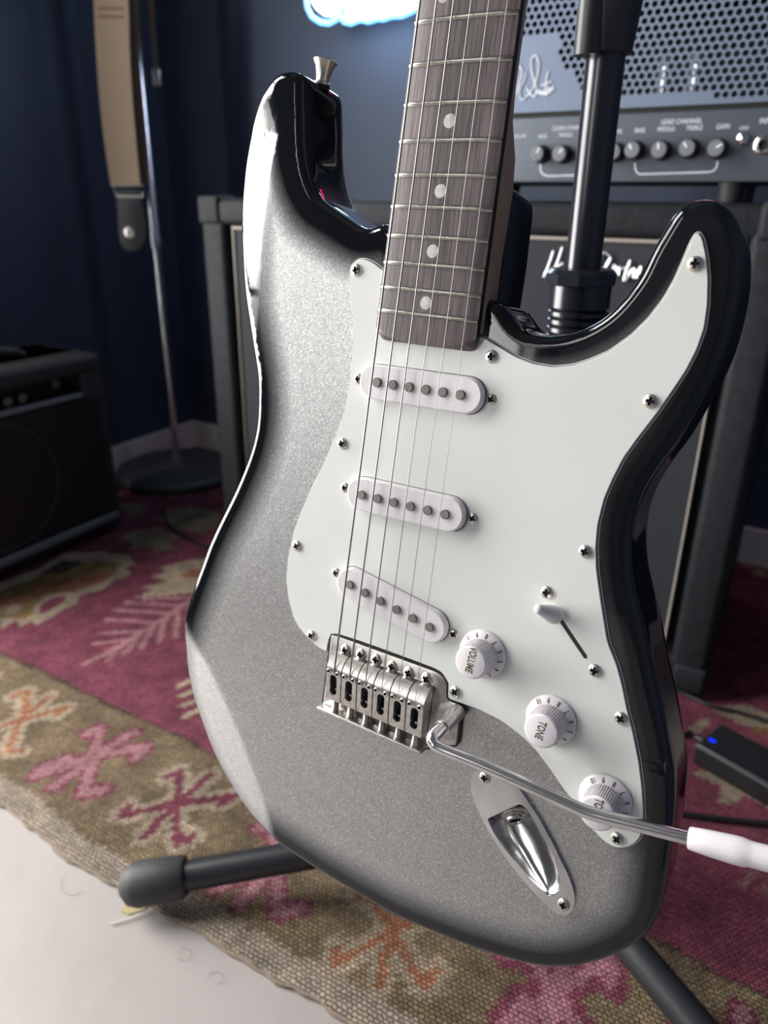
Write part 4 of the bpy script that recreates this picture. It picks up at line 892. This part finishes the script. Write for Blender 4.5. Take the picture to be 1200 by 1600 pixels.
PS = [[(790,120),(796,100),(803,88),(806,96),(800,112),(797,118)], [(811,101),(816,112),(812,130),(806,150)], [(822,112),(820,124),(813,138),(812,148),(816,156),(824,150),(832,140),(838,126),(842,108),(842,96),(838,88),(835,87),(831,94),(831,108),(834,122),(838,136),(838,146),(835,151),(830,148),(826,142),(823,136)],
      [(840,146),(842,141),(844,148),(846,142),(848,148),(850,142),(851,148)], [(857,112),(854,126),(852,146),(855,148)], [(846,134),(862,127)], [(857,134),(855,148),(859,138),(860,147)], [(862,139),(864,136),(865,140),(862,141),(862,138)],
      [(700,118),(705,96),(716,92),(718,102),(706,110)], [(722,118),(728,108),(732,118),(738,108),(742,118)], [(748,90),(744,118)], [(756,118),(760,96),(770,94),(770,104),(760,110),(774,120)], [(776,116),(782,108),(778,118),(786,116)]]
script(HF, yg - 0.0008, PS, 0.0009, 'signature_script', M['ink'], head)
# control panel furniture
s = MB()
def ptxt(word, px_, py_, h_, sx=0.8):
    x, z = HF.px(px_, py_, y0=y0); text(s, word, h_, Matrix.Translation((x, y0 - 0.0004, z)) @ Matrix.Rotation(math.pi / 2, 4, 'X'), extrude=0.0001, sx=sx)
for w_, a, b, h_ in (('LEAD CHANNEL', 1065, 190, 0.0075), ('CLEAN CHANNEL', 891, 200, 0.007), ('BASS', 1000, 204, 0.0068), ('MIDDLE', 1041, 202, 0.0068), ('TREBLE', 1085, 200, 0.0068), ('GAIN', 1130, 198, 0.0074), ('LEAD', 1163, 200, 0.005), ('INPUT', 1201, 189, 0.0078), ('VOLUME', 959, 206, 0.0062), ('VOLUME', 812, 213, 0.0055), ('BASS', 848, 213, 0.006), ('MIDDLE', 884, 211, 0.006), ('TREBLE', 918, 209, 0.006)): ptxt(w_, a, b, h_)
s.build('panel_lettering', M['ink'], head, smooth=False)
script(HF, y0 - 0.0002, [[(993,254),(993,262),(995,268),(1000,272),(1010,272)], [(1008,272),(1104,269)], [(1103,269),(1112,268),(1119,263),(1122,252)], [(845,257),(845,266),(850,273),(858,275)], [(856,275),(940,273)], [(939,273),(947,272),(953,267),(956,256)]], 0.0009, 'bracket_line', M['ink'], head)
for i, (px_, py_, mk) in enumerate(((838, 240, -30), (873, 240, -40), (913, 238, 20), (957, 237, 20), (987, 234, 30), (1029, 234, 12), (1073, 231, 35), (1118, 231, -60))):
    x, z = HF.px(px_, py_, y0=y0 - 0.021); T = Matrix.Translation((x, y0, z)) @ Matrix.Rotation(math.pi / 2, 4, 'X')
    s = MB(); s.lathe([(0.0108, 0), (0.0108, 0.002), (0.0098, 0.0025), (0.0085, 0.020)], 28, 0, T, cap=False); kb = s.build('amp_knob', M['knobblack'], head, ang=40)
    s = MB(); s.lathe([(0.0085, 0.0198), (0.0081, 0.021), (0, 0.0212)], 28, 0, T); s.build('knob_face', M['knobgrey'], kb, ang=60)
    s = MB(); s.box(-0.0009, 0.0009, 0.0005, 0.0070, 0.0210, 0.0216, T=T @ Matrix.Rotation(math.radians(mk), 4, 'Z')); s.build('pointer_line', M['ink'], kb, smooth=False)
x, z = HF.px(1160, 216, y0=y0 - 0.006); T = Matrix.Translation((x, y0, z)) @ Matrix.Rotation(math.pi / 2, 4, 'X')
s = MB(); s.lathe([(0.0062, 0), (0.0062, 0.002), (0.004, 0.0035), (0.0026, 0.004), (0.0022, 0.010), (0, 0.011)], 20, 0, T); s.build('channel_switch', M['chrome'], head, ang=40)
x, z = HF.px(1192, 226, y0=y0 - 0.003); T = Matrix.Translation((x, y0, z)) @ Matrix.Rotation(math.pi / 2, 4, 'X')
s = MB(); s.lathe([(0.0095, 0), (0.0095, 0.003), (0.0075, 0.0045), (0.0048, 0.0045), (0.0045, 0.001), (0, 0.001)], 28, 0, T, mis=[0, 0, 0, 1, 1, 1]); s.build('input_jack', [M['chrome'], M['dark']], head, ang=40)
for x in (hx0 + 0.05, hx1 - 0.05):
    for y in (0.05, HD - 0.03):
        s = MB(); s.lathe([(0.013, CH + 0.0056), (0.015, hz0)], 20, 0, Matrix.Translation((x, y, 0))); s.build('rubber_foot', M['rubber'], head)

# ================================================================== PRACTICE AMPLIFIER
P0 = floor_at(194, 829); PF = Frame(P0, PHI + math.pi / 2); PW, PD = 0.46, 0.185
px_top = PF.px(150, 556)[1]; pz = PF.px(115, 622)[1]; pz2 = PF.px(108, 574)[1]
pa = thing('practice_amplifier', 'small black practice amplifier with a row of chrome-topped knobs by the left wall', 'amplifier', PF.mat(0.0055))
s = MB(); s.box(-PW, 0, 0.004, PD, 0.012, pz, bev=0.008); s.box(-PW, 0, 0.05, PD, pz - 0.02, px_top, bev=0.006); s.box(-PW, 0, -0.004, PD, px_top - 0.035, px_top, bev=0.012); s.box(-PW, -PW + 0.018, 0.0, PD, 0.012, px_top - 0.005, bev=0.006); s.box(-0.05, 0, 0.0, PD, 0.012, px_top - 0.005, bev=0.006)
s.build('cabinet_shell', M['tolex_small'], pa, ang=40)
s = MB(); s.box(-PW + 0.018, -0.052, -0.001, 0.03, pz - 0.008, pz, bev=0.002); s.box(-PW + 0.01, -0.01, -0.006, 0.02, 0.03, 0.045, bev=0.003); build_each(s, 'trim_rail', M['knobgrey'], pa)
s = MB(); s.box(-PW + 0.018, -0.052, 0.035, 0.045, pz, px_top - 0.03); s.build('knob_panel', M['knobblack'], pa, smooth=False)
s = MB(); s.box(-PW + 0.02, -0.02, -0.001, 0.012, 0.05, pz - 0.012); s.build('speaker_cloth', M['knobblack'], pa, smooth=False)
s = MB(); cx_, cz_ = -PW / 2 - 0.02, 0.17; s.tube([(cx_ + 0.115 * math.cos(a), -0.001, cz_ + 0.115 * math.sin(a)) for a in np.linspace(0, 2 * math.pi, 48, endpoint=False)], 0.0022, 8, closed=True); s.build('speaker_ring', M['tolex_small'], pa)
for x_, y_ in ((10, 633), (33, 626), (85, 604), (-25, 641), (-60, 648)):
    x, z = PF.px(x_, y_, y0=0.03); s = MB(); T = Matrix.Translation((x, 0.036, z)) @ Matrix.Rotation(math.pi / 2, 4, 'X')
    s.lathe([(0.011, 0), (0.010, 0.010), (0.0085, 0.012), (0, 0.012)], 20, 0, T, mis=[0, 0, 1, 1]); s.build('amp_knob', [M['knobblack'], M['nickel']], pa, ang=40)
s = MB(); hy = PD * 0.5; s.tube([tuple(p) for p in spline([(-0.10, hy, px_top), (-0.13, hy, px_top + 0.012), (-0.23, hy, px_top + 0.022), (-0.33, hy, px_top + 0.012), (-0.36, hy, px_top)], 6)], 0.009, 12); s.build('carry_handle', M['rubber'], pa)
for x in (-PW + 0.04, -0.04):
    for y in (0.03, PD - 0.03):
        s = MB(); s.lathe([(0.014, 0.004), (0.014, 0.013)], 16, 0, Matrix.Translation((x, y, 0))); s.build('rubber_foot', M['rubber'], pa)

# ================================================================== ROUND-BASE STAND AND STRAP
mb_ = floor_at(280, 745); MT = Matrix.Translation((mb_[0], mb_[1], 0.0055))
ms = thing('microphone_stand', 'tall chrome pole stand with round grey base in the room corner', 'microphone stand', MT)
s = MB(); s.lathe([(0.150, 0.004), (0.153, 0.012), (0.150, 0.022), (0.138, 0.028), (0.03, 0.036), (0.018, 0.05), (0.0, 0.05)], 64); s.build('round_base', mat('base_grey', (0.07, 0.075, 0.08), 0.5, 0.3), ms, ang=50)
dmb = float(mb_[1]); zj = H + ray(245, 392)[2] / ray(245, 392)[1] * dmb
s = MB(); s.lathe([(0.0095, 0.04), (0.0095, zj + 0.02)], 24); s.build('lower_pole', M['stand_chrome'], ms)
s = MB(); s.lathe([(0.0125, zj), (0.0145, zj + 0.002), (0.0145, zj + 0.03), (0.0125, zj + 0.034), (0.0125, 1.62), (0.0, 1.622)], 28); s.build('upper_pole', M['stand_chrome'], ms)
s = MB(); s.tube([(0, 0, 1.5), (-0.05, -0.04, 1.5), (-0.14, -0.085, 1.5), (-0.155, -0.09, 1.53)], 0.007, 12); s.tube([(0, 0, 1.505), (0.03, -0.03, 1.505), (0.04, -0.06, 1.53)], 0.006, 12); s.build('hook_arm', M['stand_chrome'], ms)
# strap: wide beige webbing hanging straight down, ring, leather end
SF = Frame((mb_[0], mb_[1] - 0.075), 0.0)
def ribbon(fr, L_, R_, thick, mb, y=0.0, n=8):
    L2 = spline([fr.px(*p) for p in L_], n); R2 = spline([fr.px(*p) for p in R_], n); v = []
    for (a, b), (c, d) in zip(L2, R2): v += [(a, y, b), (c, y, d), (c, y + thick, d), (a, y + thick, b)]
    m = len(L2); f = [(4 * i + j, 4 * i + (j + 1) % 4, 4 * i + 4 + (j + 1) % 4, 4 * i + 4 + j) for i in range(m - 1) for j in range(4)] + [(0, 3, 2, 1), tuple(4 * (m - 1) + q for q in range(4))]
    mb.add(v, f)
st = thing('guitar_strap', 'beige webbing guitar strap with black leather end hanging beside the chrome stand', 'strap', SF.mat())
zt_ = 1.52
s = MB(); Lp = [(143, -120), (146, 0), (150, 80), (156, 160), (164, 230), (173, 291)]; Rp = [(198, -120), (200, 0), (202, 80), (207, 160), (213, 230), (219, 291)]
ribbon(SF, Lp, Rp, 0.0035, s); wb = s.build('webbing', M['webbing'], st, ang=30)
s = MB(); ribbon(SF, [(168, -120), (172, 0), (178, 100), (200, 200), (207, 285)], [(206, -120), (208, 0), (213, 110), (222, 200), (226, 285)], 0.003, s, 0.028); s.build('rear_webbing', M['brownstrap'], st, ang=30)
for ya in (13, 26):
    xa, za = SF.px(148, ya); xb2, _ = SF.px(194, ya); s = MB(); s.box(xa + 0.006, xb2, -0.0012, 0.0, za - 0.0012, za + 0.0012); s.build('stitching', M['stitch'], st, smooth=False)
xl, zl = SF.px(176, 290); xr, zr = SF.px(224, 290); xb, zb_ = SF.px(180, 305)
s = MB(); s.tube([(xl, -0.002, zl), (xr, -0.002, zr), (xr - 0.003, -0.002, zb_ - 0.002), (xl + 0.007, -0.002, zb_ - 0.002)], 0.0028, 10, closed=True); s.build('metal_loop', M['nickel'], st)
s = MB(); s2 = [SF.px(*p) for p in ((182, 296), (221, 296), (222, 318), (228, 345), (229, 368), (225, 382), (216, 391), (206, 394), (196, 391), (189, 381), (186, 365), (184, 330))]
P = [tuple(p) for p in smooth_closed(s2, 0.004, 0.004)]; s.prism(P, 0, 0.004, bev=0.001, T=Matrix.Rotation(math.pi / 2, 4, 'X')); lt = s.build('leather_end', M['leather'], st)
x, z = SF.px(204, 363); s = MB(); s.lathe([(0.012, 0), (0.0115, 0.003), (0.006, 0.004), (0.0045, 0.001), (0, 0.001)], 20, 0, Matrix.Translation((x, -0.0042, z)) @ Matrix.Rotation(math.pi / 2, 4, 'X')); s.build('eyelet', M['nickel'], lt)
# second, narrow strap tail on the far side of the pole
s = MB(); SF2 = Frame((mb_[0], mb_[1] + 0.03), 0.0)
nt_ = thing('narrow_strap', 'narrow brown strap tail with small buckle hanging right of the chrome pole', 'strap', SF2.mat())
ribbon(SF2, [(229, -120), (232, 0), (236, 60), (239, 108)], [(238, -120), (240, 0), (243, 60), (246, 108)], 0.003, s); s.build('strap_band', M['brownstrap'], nt_)
x, z = SF2.px(244, 118); s = MB(); s.box(x - 0.009, x + 0.009, -0.004, 0.006, z - 0.02, z + 0.014, bev=0.003); s.build('buckle', M['nickel'], nt_)
s = MB(); s.tube([(*(lambda p: (p[0], 0.0, p[1]))(SF2.px(*p)),) for p in ((245, 128), (250, 150), (255, 185), (257, 212))], 0.002, 8); s.build('loose_thread', M['cable'], nt_)

# ================================================================== NEON SIGN on the back wall
NF = Frame(K, PHI, -0.10)
ns_ = thing('neon_sign', 'blue-white glowing cloud-shaped neon sign mounted on the back wall', 'neon sign', NF.mat())
cl = [(478,-6),(480,12),(487,26),(500,35),(514,37),(525,31),(532,27),(537,34),(548,37),(560,32),(566,31),(575,34),(586,31),(590,29),(600,30),(610,26),(618,25),(628,25),(640,20),(652,14),(668,16),(684,8),(700,2),(716,-14),(722,-36),(712,-58),(690,-66),(684,-90),(660,-112),(630,-116),(606,-104),(588,-118),(560,-120),(536,-106),(524,-84),(500,-76),(482,-58),(476,-34)]
P3 = [(*(lambda p: (p[0], -0.10, p[1]))(NF.px(*p)),) for p in cl]
s = MB(); s.tube(P3, 0.0042, 10, closed=True); s.build('cloud_tube', M['neonblue'], ns_)
def npoly(px_): return [NF.px(*p, y0=-0.085) for p in px_]
s = MB(); s.prism(npoly([(542,-60),(690,-60),(690,4),(652,13),(620,22),(604,24),(580,27),(560,29),(542,30)]), 0.0, 0.012, bev=0.002, T=Matrix.Translation((0, -0.075, 0)) @ Matrix.Rotation(math.pi / 2, 4, 'X')); s.build('light_panel', M['neonwhite'], ns_)
x, z = NF.px(506, -12, y0=-0.10); s = MB(); s.lathe([(0.034, 0), (0.032, 0.014), (0.02, 0.022), (0, 0.025)], 32, 0, Matrix.Translation((x, -0.08, z)) @ Matrix.Rotation(math.pi / 2, 4, 'X')); s.build('round_lamp', M['neonwhite'], ns_)
s = MB(); s.prism([NF.px(*p, y0=-0.07) for p in ((474,-10),(500,30),(560,26),(650,10),(715,-10),(716,-60),(680,-110),(660,-190),(560,-190),(530,-110),(480,-60))], 0.0, 0.006, T=Matrix.Translation((0, -0.055, 0)) @ Matrix.Rotation(math.pi / 2, 4, 'X')); s.build('backing_board', M['signback'], ns_)
for x_, y_ in ((540, -80), (660, -80)):
    x, z = NF.px(x_, y_, y0=-0.06); s = MB(); s.box(x - 0.006, x + 0.006, -0.06, 0.0, z - 0.006, z + 0.006); s.build('wall_bracket', M['nickel'], ns_)

rn = thing('neon_tube_sign', 'red and cyan zigzag neon tubes on the back wall above the amplifier head', 'neon sign', NF.mat())
s = MB(); s.tube([(0.98 + 0.05 * k, -0.06, 1.30 + (0.05 if k % 2 else 0)) for k in range(10)], 0.012, 10); s.build('red_tube', M['neonred'], rn)
s = MB(); s.tube([(0.80 + 0.065 * k, -0.06, 1.42 + (0.04 if k % 2 else 0)) for k in range(10)], 0.012, 10); s.build('cyan_tube', M['neoncyan'], rn)
for k in (0, 1):
    s = MB(); s.box(1.0 + 0.3 * k, 1.01 + 0.3 * k, -0.06, 0.0995, 1.30, 1.45); s.build('wall_bracket', M['nickel'], rn)

# ================================================================== POWER ADAPTER, CABLES, SCRAPS
a0, a1, b0 = floor_at(1080, 1197), floor_at(1190, 1262), floor_at(1112, 1160)
da = (a1 - a0) / np.linalg.norm(a1 - a0); AF = Frame(a0, math.atan2(da[1], da[0])); ah = 0.031
ad = thing('power_adapter', 'black rectangular power adapter with blue light lying on the rug beside the guitar', 'power adapter', AF.mat(0.005))
s = MB(); s.box(0, 0.145, 0, 0.062, 0, ah, bev=0.003); s.build('case', M['adapter'], ad, ang=40)
s = MB(); s.box(-0.0005, 0.1455, -0.0006, 0.0626, ah * 0.86, ah * 0.90); s.build('case_seam', M['knobgrey'], ad, smooth=False)
q = ray(1113, 1157); q = q * ((ah + 0.005 - H) / q[2]); lx, ly = (q[:2] - a0) @ AF.x, (q[:2] - a0) @ AF.y
s = MB(); v = [(0.0028, ah - 0.001), (0.0026, ah + 0.0004), (0, ah + 0.0005)]; s.lathe(v, 20, 0, Matrix.Translation((lx, ly, 0)) @ Matrix.Scale(1.7, 4, (1, 0, 0))); s.build('blue_light', M['blueled'], ad)
s = MB(); s.tube([(-0.001, 0.03, 0.016), (-0.015, 0.031, 0.015)], [0.0055, 0.004], 14); s.build('strain_relief', M['cable'], ad)
def cable(name, px_, r_, label, m='cable', lift=0.006):
    s = MB(); P = spline([np.array([*floor_at(*p), 0.0]) for p in px_], 10); s.tube([(p[0], p[1], lift + r_) for p in P], r_, 8)
    o = s.build(name, M[m], None); tag(o, label, 'cable', 'cables on the rug'); return o
cable('power_cable', [(1078, 1152), (1062, 1158), (1040, 1170), (1015, 1200), (990, 1260)], 0.0028, 'black cable running from the power adapter to behind the guitar')
cable('instrument_cable', [(1020, 1268), (1050, 1278), (1100, 1286), (1150, 1292), (1200, 1297), (1240, 1299)], 0.0032, 'thin black cable lying on the rug in front of the power adapter')
cable('long_cable', [(1040, 1080), (1070, 1093), (1110, 1111), (1150, 1120), (1200, 1136), (1240, 1150)], 0.0028, 'black cable lying on the rug behind the power adapter, next to the speaker cabinet')
cable('thin_cable', [(255, 800), (262, 822), (280, 840), (305, 852), (330, 862), (380, 872)], 0.0028, 'thin black cable on the rug beside the round stand base')
s = MB(); tp = [floor_at(*p) for p in ((190, 1426), (196, 1410), (205, 1405), (232, 1412), (226, 1422), (200, 1430))]; s.prism([tuple(p) for p in tp], 0.0006, 0.0012)
tag(s.build('paper_scrap', M['tape'], None, smooth=False), 'small yellowed scrap under the rubber foot of the stand', 'scrap')
s = MB(); P = spline([np.array([*floor_at(*p), 0.002]) for p in ((174, 1446), (196, 1440), (218, 1432), (236, 1423))], 6); s.tube([tuple(p) for p in P], 0.0008, 6); tag(s.build('straw_strand', M['bone'], None), 'thin pale strand on the floor beside the rubber foot', 'strand')
for i, (px_, lab) in enumerate((([(278,1490),(283,1484),(292,1483),(299,1489),(298,1498),(290,1502),(280,1500),(276,1494)], 'small dark hair loop on the pale floor, right of the strand'), ([(100,1372),(95,1385),(100,1396),(115,1400),(130,1394)], 'fine curved hair on the pale floor near the rug edge at left'), ([(325,1530),(332,1520),(345,1522),(350,1532),(340,1540)], 'fine hair loop on the floor below the rug edge'))):
    s = MB(); P = spline([np.array([*floor_at(*p), 0.001]) for p in px_], 6); s.tube([tuple(p) for p in P], 0.00013, 5); tag(s.build('stray_hair', M['brownstrap'], None), lab, 'hair', 'stray hairs on the pale floor')
